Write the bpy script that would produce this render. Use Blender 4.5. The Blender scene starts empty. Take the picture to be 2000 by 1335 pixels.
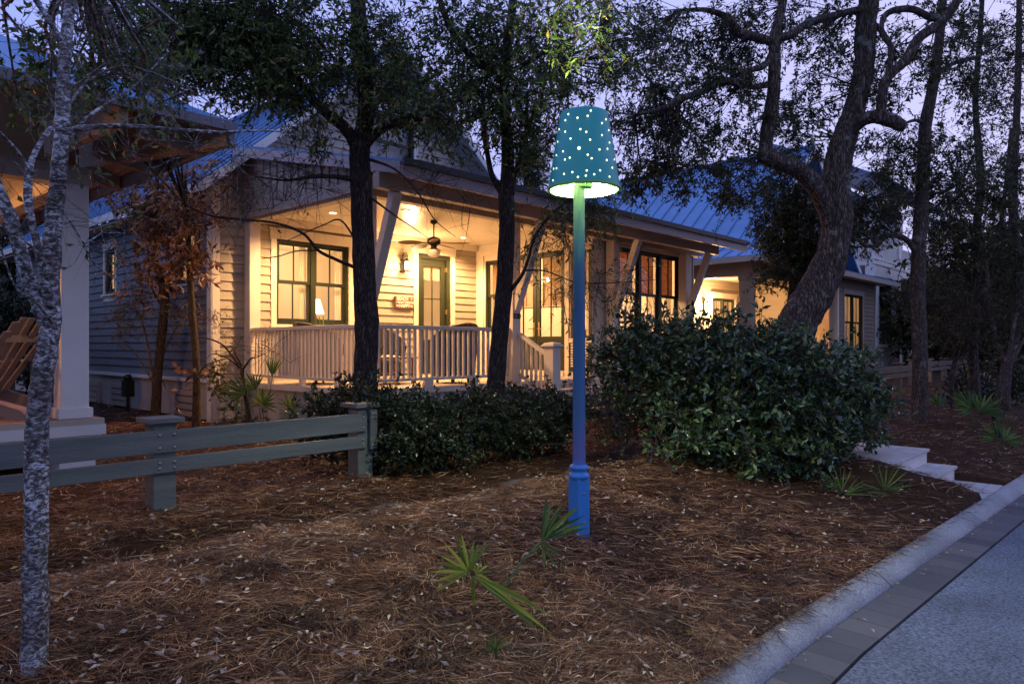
import bpy, math, random
import numpy as np
from mathutils import Vector, Matrix, noise
SC = bpy.context.scene
C = SC.collection
R = math.radians
random.seed(11)
rng = np.random.default_rng(11)

# ------------------------------------------------------------------ camera, sky, exposure
EYE = 1.30
cam = bpy.data.objects.new("camera", bpy.data.cameras.new("camera"))
C.objects.link(cam)
cam.location = (0, 0, EYE)
cam.rotation_euler = (R(90), 0, 0)
cam.data.sensor_width = 36
cam.data.lens = 25.2
cam.data.shift_y = 0.00325
cam.data.clip_end = 2000
SC.camera = cam

W = bpy.data.worlds.new("World")
SC.world = W
W.use_nodes = True
wn, wl = W.node_tree.nodes, W.node_tree.links
bg = wn["Background"]
sky = wn.new("ShaderNodeTexSky")
sky.sky_type = 'NISHITA'
sky.sun_disc = False
sky.sun_elevation = R(1.5)
sky.sun_rotation = R(75)
sky.air_density = 1.0
sky.dust_density = 1.2
sky.ozone_density = 4.0
tint = wn.new("ShaderNodeMix"); tint.data_type = 'RGBA'; tint.blend_type = 'MIX'
tint.inputs['Factor'].default_value = 0.85
tcw = wn.new("ShaderNodeTexCoord"); sxw = wn.new("ShaderNodeSeparateXYZ"); wl.new(tcw.outputs['Generated'], sxw.inputs[0])
rw = wn.new("ShaderNodeMapRange"); rw.inputs['From Min'].default_value = -.75; rw.inputs['From Max'].default_value = .6; wl.new(sxw.outputs['X'], rw.inputs[0])
cw_ = wn.new("ShaderNodeMix"); cw_.data_type = 'RGBA'; wl.new(rw.outputs[0], cw_.inputs['Factor'])
cw_.inputs['A'].default_value = (2.5, 3.3, 8.4, 1); cw_.inputs['B'].default_value = (5.5, 5.3, 8.5, 1)   # thin high dusk cloud, bluer to the left
ru = wn.new("ShaderNodeMapRange"); ru.inputs['From Min'].default_value = .36; ru.inputs['From Max'].default_value = .85; wl.new(sxw.outputs['Z'], ru.inputs[0])
cu2 = wn.new("ShaderNodeMix"); cu2.data_type = 'RGBA'; wl.new(ru.outputs[0], cu2.inputs['Factor']); wl.new(cw_.outputs['Result'], cu2.inputs['A'])
cu2.inputs['B'].default_value = (2.2, 3.6, 10.0, 1)      # deeper blue overhead
rb = wn.new("ShaderNodeMapRange"); rb.inputs['From Min'].default_value = .45; rb.inputs['From Max'].default_value = -.35; rb.inputs['To Max'].default_value = .93; wl.new(sxw.outputs['Y'], rb.inputs[0])
cb = wn.new("ShaderNodeMix"); cb.data_type = 'RGBA'; wl.new(rb.outputs[0], cb.inputs['Factor']); wl.new(cu2.outputs['Result'], cb.inputs['A'])
cb.inputs['B'].default_value = (2.8, 3.2, 5.6, 1)      # the darkening side of the sky, behind the camera
wl.new(cb.outputs['Result'], tint.inputs['B'])
wl.new(sky.outputs[0], tint.inputs['A'])
wl.new(tint.outputs['Result'], bg.inputs['Color'])
bg.inputs['Strength'].default_value = 0.10

sun = bpy.data.objects.new("sun", bpy.data.lights.new("sun", 'SUN'))
C.objects.link(sun)
sun.data.energy = 0.05
sun.data.angle = R(30)
sun.data.color = (0.80, 0.85, 1.0)
sun.rotation_euler = (R(48), 0, R(-40))
SC.view_settings.view_transform = 'Standard'
SC.view_settings.look = 'None'
SC.view_settings.exposure = 0.62
SC.view_settings.gamma = 1.0
SC.cycles.use_denoising = True
SC.cycles.max_bounces = 8
SC.cycles.diffuse_bounces = 4
SC.cycles.glossy_bounces = 3
SC.cycles.transparent_max_bounces = 16
SC.cycles.sample_clamp_indirect = 4.0
SC.cycles.blur_glossy = 1.0

# ------------------------------------------------------------------ frames: the house stands turned to the street
FX, FY = 0.6776, 0.7354
TH = math.atan2(FY, FX)
AX, AY = -2.17, 10.30
def H(u, v, z=0.0):
    return Vector((AX + FX*u - FY*v, AY + FY*u + FX*v, z))
def toH(X, Y):
    a, b = X-AX, Y-AY
    return FX*a + FY*b, -FY*a + FX*b
def px(x, y, d):
    return Vector(((x-1000)*d/1400, d, EYE-(y-674)*d/1400))
ORG = {}

class MB:
    def __init__(s): s.v, s.f = [], []
    def add(s, vs, fs):
        o = len(s.v); s.v += [tuple(p) for p in vs]; s.f += [tuple(i+o for i in f) for f in fs]; return s
    def hexa(s, p):
        return s.add(p, [(0,3,2,1),(4,5,6,7),(0,1,5,4),(1,2,6,5),(2,3,7,6),(3,0,4,7)])
    def box(s, x0, x1, y0, y1, z0, z1):
        x0, x1 = min(x0,x1), max(x0,x1); y0, y1 = min(y0,y1), max(y0,y1); z0, z1 = min(z0,z1), max(z0,z1)
        return s.hexa([(x0,y0,z0),(x1,y0,z0),(x1,y1,z0),(x0,y1,z0),(x0,y0,z1),(x1,y0,z1),(x1,y1,z1),(x0,y1,z1)])
    def beam(s, p, q, w, h, up=(0,0,1)):
        p, q = Vector(p), Vector(q); d = (q-p).normalized(); u = Vector(up)
        a = d.cross(u).normalized(); b = a.cross(d).normalized()
        a *= w/2; b *= h/2
        return s.hexa([p-a-b, p+a-b, p+a+b, p-a+b, q-a-b, q+a-b, q+a+b, q-a+b])
    def slab(s, a, b, c, d, n):
        n = Vector(n); P = [Vector(k) for k in (a,b,c,d)]
        return s.hexa(P + [k+n for k in P])
    def poly(s, pts, ext):
        e = Vector(ext); P = [Vector(p) for p in pts]; n = len(P)
        return s.add(P+[p+e for p in P], [tuple(range(n))[::-1], tuple(range(n,2*n))] + [(i,(i+1)%n,n+(i+1)%n,n+i) for i in range(n)])
    def tube(s, pts, rads, n=8, jit=0.0, caps=True):
        P = [Vector(p) for p in pts]; o = len(s.v); up = Vector((0.31,0.17,0.93)); prev = None
        for i, p in enumerate(P):
            d = (P[min(i+1,len(P)-1)] - P[max(i-1,0)]).normalized()
            a = (prev if prev is not None else up.cross(d)); a = (a - d*a.dot(d))
            if a.length < 1e-5: a = Vector((1,0,0)).cross(d)
            a.normalize(); prev = a; b = d.cross(a)
            for k in range(n):
                t = 2*math.pi*k/n
                rr = rads[i]
                if jit:
                    q = Vector((math.cos(t)*1.3, math.sin(t)*1.3, i*0.33)) 
                    rr *= 1 + jit*noise.noise(q + p*2.0) + jit*0.5*noise.noise(q*3.1 + p*6)
                s.v.append(tuple(p + (a*math.cos(t)+b*math.sin(t))*rr))
        for i in range(len(P)-1):
            for k in range(n):
                k2 = (k+1) % n
                s.f.append((o+i*n+k, o+i*n+k2, o+(i+1)*n+k2, o+(i+1)*n+k))
        if caps:
            s.f.append(tuple(o+k for k in range(n))[::-1]); s.f.append(tuple(o+(len(P)-1)*n+k for k in range(n)))
        return s
    def lathe(s, c, prof, n=24, rot=0.0, caps=True):
        o = len(s.v); cx, cy, cz = c
        for r, z in prof:
            for k in range(n):
                t = 2*math.pi*k/n + rot
                s.v.append((cx+r*math.cos(t), cy+r*math.sin(t), cz+z))
        for i in range(len(prof)-1):
            for k in range(n):
                k2 = (k+1) % n
                s.f.append((o+i*n+k, o+i*n+k2, o+(i+1)*n+k2, o+(i+1)*n+k))
        if caps:
            s.f.append(tuple(o+k for k in range(n))[::-1]); s.f.append(tuple(o+(len(prof)-1)*n+k for k in range(n)))
        return s

def tag(o, label=None, cat=None, group=None, kind=None):
    if label: o['label'] = label
    if cat: o['category'] = cat
    if group: o['group'] = group
    if kind: o['kind'] = kind
    return o
def thing(name, label, cat, base=(0,0,0), frame='H', group=None, kind=None):
    o = bpy.data.objects.new(name, None); C.objects.link(o); o.empty_display_size = .2
    if frame == 'H':
        o.location = H(*base); o.rotation_euler = (0,0,TH)
    else: o.location = base
    ORG[o.name] = Vector(base)
    return tag(o, label, cat, group, kind)
def finish(o, m, smooth, bevel):
    if m is not None:
        for k in (m if isinstance(m, (list, tuple)) else [m]): o.data.materials.append(k)
    if smooth: o.data.shade_smooth()
    if bevel:
        b = o.modifiers.new('bevel', 'BEVEL'); b.width = bevel; b.segments = 2; b.limit_method = 'ANGLE'
    return o
def build(mb, name, m, parent=None, label=None, smooth=False, bevel=0, frame='H', base=(0,0,0)):
    b = ORG[parent.name] if parent else Vector(base)
    me = bpy.data.meshes.new(name)
    me.from_pydata([(x-b.x, y-b.y, z-b.z) for x,y,z in mb.v], [], mb.f); me.update()
    o = bpy.data.objects.new(name, me); C.objects.link(o)
    if parent: o.parent = parent
    elif frame == 'H': o.location = H(*base); o.rotation_euler = (0,0,TH)
    else: o.location = base
    ORG[o.name] = b
    if label: o['label'] = label
    return finish(o, m, smooth, bevel)
def inst(src, name, parent, loc):
    o = bpy.data.objects.new(name, src.data); C.objects.link(o)
    for md in src.modifiers:
        nm = o.modifiers.new(md.name, md.type); nm.width = md.width; nm.segments = md.segments; nm.limit_method = md.limit_method
    o.parent = parent; o.location = Vector(loc) - ORG[parent.name]; ORG[o.name] = ORG[parent.name]
    return o
def np_mesh(name, V, F, mats, parent=None, base=None, midx=None, smooth=False):
    b = ORG[parent.name] if parent else Vector(base or (0,0,0))
    V = np.asarray(V, dtype=np.float32) - np.array([b.x,b.y,b.z], dtype=np.float32)
    me = bpy.data.meshes.new(name)
    k = F.shape[1]; n = F.shape[0]
    me.vertices.add(len(V)); me.vertices.foreach_set('co', V.ravel())
    me.loops.add(n*k); me.loops.foreach_set('vertex_index', F.astype(np.int32).ravel())
    me.polygons.add(n)
    me.polygons.foreach_set('loop_start', np.arange(0, n*k, k, dtype=np.int32))
    me.polygons.foreach_set('loop_total', np.full(n, k, dtype=np.int32))
    if midx is not None: me.polygons.foreach_set('material_index', midx.astype(np.int32))
    me.update(calc_edges=True)
    if smooth: me.shade_smooth()
    o = bpy.data.objects.new(name, me); C.objects.link(o)
    if parent: o.parent = parent
    else: o.location = b
    ORG[o.name] = b
    for m in mats: me.materials.append(m)
    return o

# ------------------------------------------------------------------ materials
def newmat(name):
    m = bpy.data.materials.new(name); m.use_nodes = True
    nt = m.node_tree; return m, nt.nodes, nt.links, nt.nodes['Principled BSDF']
def paint(name, col, rough=.55, var=.10, scale=3.0, bump=.05, bscale=60, metal=0, grain=None, spec=.4, dirt=.0):
    m, n, l, b = newmat(name)
    tc = n.new('ShaderNodeTexCoord'); mp = n.new('ShaderNodeMapping'); l.new(tc.outputs['Object'], mp.inputs[0])
    if grain: mp.inputs['Scale'].default_value = grain
    no = n.new('ShaderNodeTexNoise'); no.inputs['Scale'].default_value = scale; no.inputs['Detail'].default_value = 6
    l.new(mp.outputs[0], no.inputs[0])
    cr = n.new('ShaderNodeMapRange'); cr.inputs['From Min'].default_value = .25; cr.inputs['From Max'].default_value = .75
    cr.inputs['To Min'].default_value = 1-var*1.4; cr.inputs['To Max'].default_value = 1+var
    l.new(no.outputs[0], cr.inputs[0])
    mx = n.new('ShaderNodeMix'); mx.data_type = 'RGBA'; mx.blend_type = 'MULTIPLY'; mx.inputs['Factor'].default_value = 1
    mx.inputs['A'].default_value = (*col, 1); l.new(cr.outputs[0], mx.inputs['B'])
    l.new(mx.outputs['Result'], b.inputs['Base Color'])
    b.inputs['Roughness'].default_value = rough; b.inputs['Metallic'].default_value = metal
    b.inputs['Specular IOR Level'].default_value = spec
    if bump:
        n2 = n.new('ShaderNodeTexNoise'); n2.inputs['Scale'].default_value = bscale; n2.inputs['Detail'].default_value = 4
        l.new(mp.outputs[0], n2.inputs[0])
        bp = n.new('ShaderNodeBump'); bp.inputs['Strength'].default_value = bump; bp.inputs['Distance'].default_value = .02
        l.new(n2.outputs[0], bp.inputs['Height']); l.new(bp.outputs[0], b.inputs['Normal'])
    return m
def island(name, cols, rough=.5, trans=0.0, spec=.5, sheen=0):
    """each leaf, needle or twig its own shade"""
    m, n, l, b = newmat(name)
    g = n.new('ShaderNodeNewGeometry'); r = n.new('ShaderNodeValToRGB'); r.color_ramp.interpolation = 'LINEAR'
    l.new(g.outputs['Random Per Island'], r.inputs[0])
    el = r.color_ramp.elements
    for i, (p, c) in enumerate(cols):
        e = el[i] if i < 2 else el.new(p)
        e.position = p; e.color = (*c, 1)
    l.new(r.outputs[0], b.inputs['Base Color'])
    b.inputs['Roughness'].default_value = rough; b.inputs['Specular IOR Level'].default_value = spec
    if trans:
        t = n.new('ShaderNodeBsdfTranslucent'); l.new(r.outputs[0], t.inputs[0])
        mx = n.new('ShaderNodeMixShader'); mx.inputs[0].default_value = trans
        l.new(b.outputs[0], mx.inputs[1]); l.new(t.outputs[0], mx.inputs[2])
        l.new(mx.outputs[0], n['Material Output'].inputs[0])
    return m
def emit(name, col, st):
    m = bpy.data.materials.new(name); m.use_nodes = True; n = m.node_tree.nodes
    n.remove(n['Principled BSDF']); e = n.new('ShaderNodeEmission'); e.inputs[0].default_value = (*col,1); e.inputs[1].default_value = st
    m.node_tree.links.new(e.outputs[0], n['Material Output'].inputs[0]); return m
def glass(name, tintc=(1,1,1), refl=1.0):
    m = bpy.data.materials.new(name); m.use_nodes = True; n = m.node_tree.nodes; l = m.node_tree.links
    n.remove(n['Principled BSDF'])
    t = n.new('ShaderNodeBsdfTransparent'); t.inputs[0].default_value = (*tintc,1)
    g = n.new('ShaderNodeBsdfGlossy'); g.inputs['Roughness'].default_value = .02
    f = n.new('ShaderNodeFresnel'); f.inputs[0].default_value = 1.5
    mm = n.new('ShaderNodeMath'); mm.operation = 'MULTIPLY'
    ge = n.new('ShaderNodeNewGeometry'); iv = n.new('ShaderNodeMath'); iv.operation = 'SUBTRACT'; iv.inputs[0].default_value = refl; l.new(ge.outputs['Backfacing'], iv.inputs[1]); iv.use_clamp = True; l.new(iv.outputs[0], mm.inputs[1])
    mx = n.new('ShaderNodeMixShader'); l.new(f.outputs[0], mm.inputs[0]); l.new(mm.outputs[0], mx.inputs[0])
    l.new(t.outputs[0], mx.inputs[1]); l.new(g.outputs[0], mx.inputs[2]); l.new(mx.outputs[0], n['Material Output'].inputs[0]); return m
def bark(name, c1, c2, vs=26, bump=.9, stretch=.22, lichen=None):
    m, n, l, b = newmat(name)
    tc = n.new('ShaderNodeTexCoord'); mp = n.new('ShaderNodeMapping'); mp.inputs['Scale'].default_value = (1,1,stretch)
    l.new(tc.outputs['Object'], mp.inputs[0])
    nz = n.new('ShaderNodeTexNoise'); nz.inputs['Scale'].default_value = vs*.5; nz.inputs['Detail'].default_value = 8
    l.new(mp.outputs[0], nz.inputs[0])
    av = n.new('ShaderNodeVectorMath'); av.operation = 'MULTIPLY_ADD'; av.inputs[1].default_value = (.13,.13,.16)
    l.new(nz.outputs['Color'], av.inputs[0]); l.new(mp.outputs[0], av.inputs[2])
    vo = n.new('ShaderNodeTexVoronoi'); vo.feature = 'DISTANCE_TO_EDGE'; vo.inputs['Scale'].default_value = vs
    l.new(av.outputs[0], vo.inputs[0])
    ad = n.new('ShaderNodeMath'); ad.operation = 'MULTIPLY'; l.new(vo.outputs[0], ad.inputs[0]); l.new(nz.outputs[0], ad.inputs[1])
    r = n.new('ShaderNodeValToRGB'); r.color_ramp.elements[0].position = .02; r.color_ramp.elements[1].position = .28
    r.color_ramp.elements[0].color = (*c1,1); r.color_ramp.elements[1].color = (*c2,1)
    l.new(ad.outputs[0], r.inputs[0]); out = r.outputs[0]
    if lichen:
        n3 = n.new('ShaderNodeTexNoise'); n3.inputs['Scale'].default_value = 5; n3.inputs['Detail'].default_value = 10; n3.inputs['Roughness'].default_value = .75
        l.new(tc.outputs['Object'], n3.inputs[0])
        r3 = n.new('ShaderNodeValToRGB'); r3.color_ramp.elements[0].position = .56; r3.color_ramp.elements[1].position = .66
        l.new(n3.outputs[0], r3.inputs[0])
        mx = n.new('ShaderNodeMix'); mx.data_type = 'RGBA'; l.new(r3.outputs[0], mx.inputs['Factor'])
        l.new(out, mx.inputs['A']); mx.inputs['B'].default_value = (*lichen,1); out = mx.outputs['Result']
    l.new(out, b.inputs['Base Color']); b.inputs['Roughness'].default_value = .9; b.inputs['Specular IOR Level'].default_value = .15
    bp = n.new('ShaderNodeBump'); bp.inputs['Strength'].default_value = bump; bp.inputs['Distance'].default_value = .03
    l.new(ad.outputs[0], bp.inputs['Height']); l.new(bp.outputs[0], b.inputs['Normal'])
    return m

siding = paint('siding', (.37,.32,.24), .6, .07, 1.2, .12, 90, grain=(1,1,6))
siding_shaded = paint('shaded_side_siding', (.155,.17,.195), .6, .07, 1.2, .12, 90, grain=(1,1,6))  # same siding darkened and blued: dusk shade put into the colour
trimm = paint('cream_trim', (.70,.62,.50), .5, .05, 2, .05, 60)
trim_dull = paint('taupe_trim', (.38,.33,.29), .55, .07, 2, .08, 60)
white_trim = paint('white_trim', (.72,.70,.68), .5, .06, 2, .05, 60)
skirt_m = paint('skirt_paint', (.44,.40,.38), .6, .12, 2.5, .08, 50)
green_sash = paint('green_sash', (.024,.030,.014), .4, .12, 3, .03, 60)
dark_sash = paint('dark_sash', (.022,.024,.02), .4, .12, 3, .03, 60)
ceil_m = paint('ceiling_boards', (.66,.60,.48), .33, .05, 2, .10, 14, grain=(.25,8,1), spec=.5)
beam_m = paint('beam_paint', (.47,.40,.32), .55, .08, 2, .08, 60)
deck_m = paint('deck_boards', (.50,.42,.33), .5, .18, 6, .2, 60, grain=(.5,6,1))
room_m = paint('interior_paint', (.74,.67,.55), .7, .03, 1, 0)
curtain_m = paint('curtain_cloth', (.75,.67,.54), .85, .22, 9, .2, 30, grain=(6,6,.2))
blind_m0 = paint('woven_blind', (.50,.32,.20), .8, .55, 9, .4, 60, grain=(1,1,22))
def backlit(m, col, f):
    n, l = m.node_tree.nodes, m.node_tree.links; b = n['Principled BSDF']
    t = n.new('ShaderNodeBsdfTranslucent'); src = b.inputs['Base Color'].links[0].from_socket; l.new(src, t.inputs[0])
    mx = n.new('ShaderNodeMixShader'); mx.inputs[0].default_value = f; l.new(b.outputs[0], mx.inputs[1]); l.new(t.outputs[0], mx.inputs[2]); l.new(mx.outputs[0], n['Material Output'].inputs[0]); return m
blind_m = backlit(blind_m0, None, .55); backlit(curtain_m, None, .5)
shade_m = paint('roman_shade', (.62,.50,.36), .8, .12, 4, .2, 30); backlit(shade_m, None, .5)
metal_roof = paint('metal_roof', (.11,.24,.46), .45, .14, 1.5, .03, 20, metal=.1, spec=.5)
drip_m = paint('drip_edge', (.05,.045,.05), .5, .1, 3, 0)
fascia_m = paint('mauve_fascia', (.42,.35,.35), .5, .06, 2, .05, 60)
fence_m = paint('fence_paint', (.10,.115,.115), .55, .22, 2.2, .35, 30, grain=(.6,7,7))
bolt_m = paint('bolt_metal', (.30,.30,.29), .35, .1, 8, 0, metal=.8)
black_m = paint('black_metal', (.02,.018,.016), .4, .1, 4, 0, metal=.4)
wicker_m = paint('wicker', (.025,.017,.012), .5, .4, 40, .8, 120)
wood_m = paint('stained_wood', (.22,.10,.045), .5, .25, 6, .2, 60, grain=(1,8,8))
fan_wood = paint('fan_blade_wood', (.12,.06,.03), .5, .2, 6, .1, 60)
sign_wood = paint('sign_wood', (.17,.085,.055), .7, .25, 9, .3, 60, grain=(1,8,8))
sign_white = paint('sign_lettering', (.72,.66,.58), .7, .2, 30, 0)
brass_m = paint('brushed_brass', (.55,.42,.22), .35, .1, 8, 0, metal=.9)
clear = glass('window_glass')
frosted = emit('lit_glass', (1.0,.60,.27), 3.2)
adir_m = paint('adirondack_paint', (.20,.15,.13), .55, .12, 4, .1, 50)
slab_m = paint('step_concrete', (.50,.47,.46), .8, .14, 4, .25, 90)
terracotta = paint('terracotta', (.35,.14,.07), .8, .15, 6, .1)

# ------------------------------------------------------------------ ground, kerb, road
def vc(u):
    if u < -2: return -7.10
    return -7.10 - .045*(u+2) - .0012*max(0,min(u,40)-4)**2
def ss(a, b, x):
    t = max(0.0, min(1.0, (x-a)/(b-a))); return t*t*(3-2*t)
def lawn(u, v):
    t = v - (vc(u) + .15)
    if t < 0: return -.46
    z = -.268 + .268*ss(-.02, 1.9, t)
    if u < 3: z += -.09*math.exp(-((v+3.72)/.30)**2)*ss(3, 0, u) + .07*math.exp(-((v+4.75)/.55)**2)
    z += .22*math.exp(-((u-2.0)/.55)**2)*ss(-7.45, -6.9, v)*ss(-5.6, -6.3, v)
    nn = noise.noise(Vector((u*.9, v*.9, 0)))*.05 + noise.noise(Vector((u*2.7, v*2.7, 3)))*.028
    z += nn*ss(0, .8, t)
    if u > 2.35+.45*ss(-6.2,-6.7,v) and u < 3.74 and v > -7.2 and v < -4.7: z = min(z, -.02 if v > -6.36 else (-.22 if v > -6.66 else -.36))
    return z
def axis(segs):
    out = []
    for a, b, st in segs:
        n = max(1, int(round((b-a)/st)))
        out += [a + (b-a)*i/n for i in range(n)]
    return out + [segs[-1][1]]
ul = axis([(-400,-60,60),(-60,-14,4),(-14,9,.14),(9,30,.6),(30,80,5),(80,500,70)])
tl = axis([(-.02,4.2,.09),(4.2,12,.3),(12,40,2),(40,500,60)])
V = []
for u in ul:
    V.append((u, vc(u)-400, -.62)); V.append((u, vc(u)+.11, -.46))
    for t in tl: V.append((u, vc(u)+.15+t, lawn(u, vc(u)+.15+t) if t >= 0 else -.46))
m_ = len(tl)+2
F = [(i*m_+j, (i+1)*m_+j, (i+1)*m_+j+1, i*m_+j+1) for i in range(len(ul)-1) for j in range(m_-1)]
mg, n, l, b = newmat('pine_straw_ground')
tc = n.new('ShaderNodeTexCoord')
no = n.new('ShaderNodeTexNoise'); no.inputs['Scale'].default_value = 9; no.inputs['Detail'].default_value = 12; no.inputs['Roughness'].default_value = .8; no.inputs['Distortion'].default_value = 1.5
l.new(tc.outputs['Object'], no.inputs[0])
r = n.new('ShaderNodeValToRGB'); r.color_ramp.elements[0].position = .3; r.color_ramp.elements[0].color = (.012,.006,.004,1)
r.color_ramp.elements[1].position = .75; r.color_ramp.elements[1].color = (.10,.050,.026,1)
l.new(no.outputs[0], r.inputs[0])
sp = n.new('ShaderNodeSeparateXYZ'); l.new(tc.outputs['Object'], sp.inputs[0])
n2 = n.new('ShaderNodeTexNoise'); n2.inputs['Scale'].default_value = 1.3; l.new(tc.outputs['Object'], n2.inputs[0])
ma = n.new('ShaderNodeMath'); ma.operation = 'MULTIPLY_ADD'; l.new(n2.outputs[0], ma.inputs[0]); ma.inputs[1].default_value = .7; l.new(sp.outputs['Y'], ma.inputs[2])
mb_ = n.new('ShaderNodeMath'); mb_.operation = 'ADD'; l.new(ma.outputs[0], mb_.inputs[0]); mb_.inputs[1].default_value = 3.37
mc = n.new('ShaderNodeMath'); mc.operation = 'ABSOLUTE'; l.new(mb_.outputs[0], mc.inputs[0])
mr = n.new('ShaderNodeMapRange'); mr.inputs['From Min'].default_value = .0; mr.inputs['From Max'].default_value = .10; mr.inputs['To Min'].default_value = 1; mr.inputs['To Max'].default_value = 0
l.new(mc.outputs[0], mr.inputs[0])
lim = n.new('ShaderNodeMath'); lim.operation = 'LESS_THAN'; l.new(sp.outputs['X'], lim.inputs[0]); lim.inputs[1].default_value = .3
ml = n.new('ShaderNodeMath'); ml.operation = 'MULTIPLY'; l.new(mr.outputs[0], ml.inputs[0])
n9 = n.new('ShaderNodeTexNoise'); n9.inputs['Scale'].default_value = 1.1; l.new(tc.outputs['Object'], n9.inputs[0]); m9 = n.new('ShaderNodeMapRange'); m9.inputs['From Min'].default_value = .48; m9.inputs['From Max'].default_value = .58; l.new(n9.outputs[0], m9.inputs[0])
m8 = n.new('ShaderNodeMath'); m8.operation = 'MULTIPLY'; l.new(lim.outputs[0], m8.inputs[0]); l.new(m9.outputs[0], m8.inputs[1]); l.new(m8.outputs[0], ml.inputs[1])
n3 = n.new('ShaderNodeTexNoise'); n3.inputs['Scale'].default_value = 120; l.new(tc.outputs['Object'], n3.inputs[0])
r3 = n.new('ShaderNodeValToRGB'); r3.color_ramp.elements[0].position = .35; r3.color_ramp.elements[0].color = (.13,.11,.10,1); r3.color_ramp.elements[1].position = .7; r3.color_ramp.elements[1].color = (.42,.39,.36,1)
l.new(n3.outputs[0], r3.inputs[0])
mx = n.new('ShaderNodeMix'); mx.data_type = 'RGBA'; l.new(ml.outputs[0], mx.inputs['Factor']); l.new(r.outputs[0], mx.inputs['A']); l.new(r3.outputs[0], mx.inputs['B'])
l.new(mx.outputs['Result'], b.inputs['Base Color']); b.inputs['Roughness'].default_value = .95; b.inputs['Specular IOR Level'].default_value = .1
bp = n.new('ShaderNodeBump'); bp.inputs['Strength'].default_value = .8; bp.inputs['Distance'].default_value = .03; l.new(no.outputs[0], bp.inputs['Height']); l.new(bp.outputs[0], b.inputs['Normal'])
g = MB(); g.v = V; g.f = F
ground = build(g, 'ground', mg, smooth=True); tag(ground, kind='structure')

def along(prof, u0, u1, st, zc=None):
    us = axis([(u0, u1, st)]); g = MB(); k = len(prof)
    for u in us:
        for dv, z in prof: g.v.append((u, vc(u)+dv, z))
    g.f = [(i*k+j, i*k+j+1, (i+1)*k+j+1, (i+1)*k+j) for i in range(len(us)-1) for j in range(k-1)]
    return g
# concrete
def rocky(name, c1, c2, scale, rough, bump, patch=.2, c3=None):
    m, n, l, b = newmat(name)
    tc = n.new('ShaderNodeTexCoord')
    no = n.new('ShaderNodeTexNoise'); no.inputs['Scale'].default_value = scale; no.inputs['Detail'].default_value = 5; no.inputs['Roughness'].default_value = .7
    l.new(tc.outputs['Object'], no.inputs[0])
    r = n.new('ShaderNodeValToRGB'); r.color_ramp.elements[0].position = .32; r.color_ramp.elements[1].position = .68
    r.color_ramp.elements[0].color = (*c1,1); r.color_ramp.elements[1].color = (*c2,1); l.new(no.outputs[0], r.inputs[0])
    n2 = n.new('ShaderNodeTexNoise'); n2.inputs['Scale'].default_value = 2.2; n2.inputs['Detail'].default_value = 8; l.new(tc.outputs['Object'], n2.inputs[0])
    mr = n.new('ShaderNodeMapRange'); mr.inputs['From Min'].default_value = .3; mr.inputs['From Max'].default_value = .7; mr.inputs['To Min'].default_value = 1-patch; mr.inputs['To Max'].default_value = 1+patch
    l.new(n2.outputs[0], mr.inputs[0])
    mx = n.new('ShaderNodeMix'); mx.data_type = 'RGBA'; mx.blend_type = 'MULTIPLY'; mx.inputs['Factor'].default_value = 1
    l.new(r.outputs[0], mx.inputs['A']); l.new(mr.outputs[0], mx.inputs['B']); l.new(mx.outputs['Result'], b.inputs['Base Color'])
    b.inputs['Roughness'].default_value = rough
    bp = n.new('ShaderNodeBump'); bp.inputs['Strength'].default_value = bump; bp.inputs['Distance'].default_value = .01
    l.new(no.outputs[0], bp.inputs['Height']); l.new(bp.outputs[0], b.inputs['Normal'])
    return m
kerb_m = rocky('kerb_concrete', (.16,.165,.17), (.38,.385,.40), 70, .85, .4, .30)
road_m = rocky('asphalt', (.014,.018,.028), (.20,.23,.31), 55, .8, 1.0, .22)
n, l = kerb_m.node_tree.nodes, kerb_m.node_tree.links; b = n['Principled BSDF']; src = b.inputs['Base Color'].links[0].from_socket
tc = n.new('ShaderNodeTexCoord'); sp = n.new('ShaderNodeSeparateXYZ'); l.new(tc.outputs['Object'], sp.inputs[0])
m1 = n.new('ShaderNodeMath'); m1.operation = 'MULTIPLY_ADD'; m1.inputs[1].default_value = .4; m1.inputs[2].default_value = .3; l.new(sp.outputs['X'], m1.inputs[0])
m2 = n.new('ShaderNodeMath'); m2.operation = 'FRACT'; l.new(m1.outputs[0], m2.inputs[0]); m3 = n.new('ShaderNodeMath'); m3.operation = 'LESS_THAN'; m3.inputs[1].default_value = .006; l.new(m2.outputs[0], m3.inputs[0])
mx = n.new('ShaderNodeMix'); mx.data_type = 'RGBA'; l.new(m3.outputs[0], mx.inputs['Factor']); l.new(src, mx.inputs['A']); mx.inputs['B'].default_value = (.05,.05,.055,1); l.new(mx.outputs['Result'], b.inputs['Base Color'])
kerb = build(along([(.30,-.36),(.19,-.300),(.15,-.264),(.09,-.270),(.035,-.308),(-.004,-.343),(-.01,-.40)], -30, 32, .5), 'kerb', kerb_m, smooth=True); tag(kerb, kind='structure')
mgut, n, l, b = newmat('gutter_bricks')
tc = n.new('ShaderNodeTexCoord'); mp = n.new('ShaderNodeMapping'); l.new(tc.outputs['Object'], mp.inputs[0])
wv = n.new('ShaderNodeTexNoise'); wv.inputs['Scale'].default_value = 3; wv.inputs['Detail'].default_value = 7; l.new(mp.outputs[0], wv.inputs[0])
sx = n.new('ShaderNodeSeparateXYZ'); l.new(mp.outputs[0], sx.inputs[0])
dd = n.new('ShaderNodeMath'); dd.operation = 'MULTIPLY'; l.new(sx.outputs['X'], dd.inputs[0]); dd.inputs[1].default_value = 4.6
fr = n.new('ShaderNodeMath'); fr.operation = 'FRACT'; l.new(dd.outputs[0], fr.inputs[0])
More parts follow.
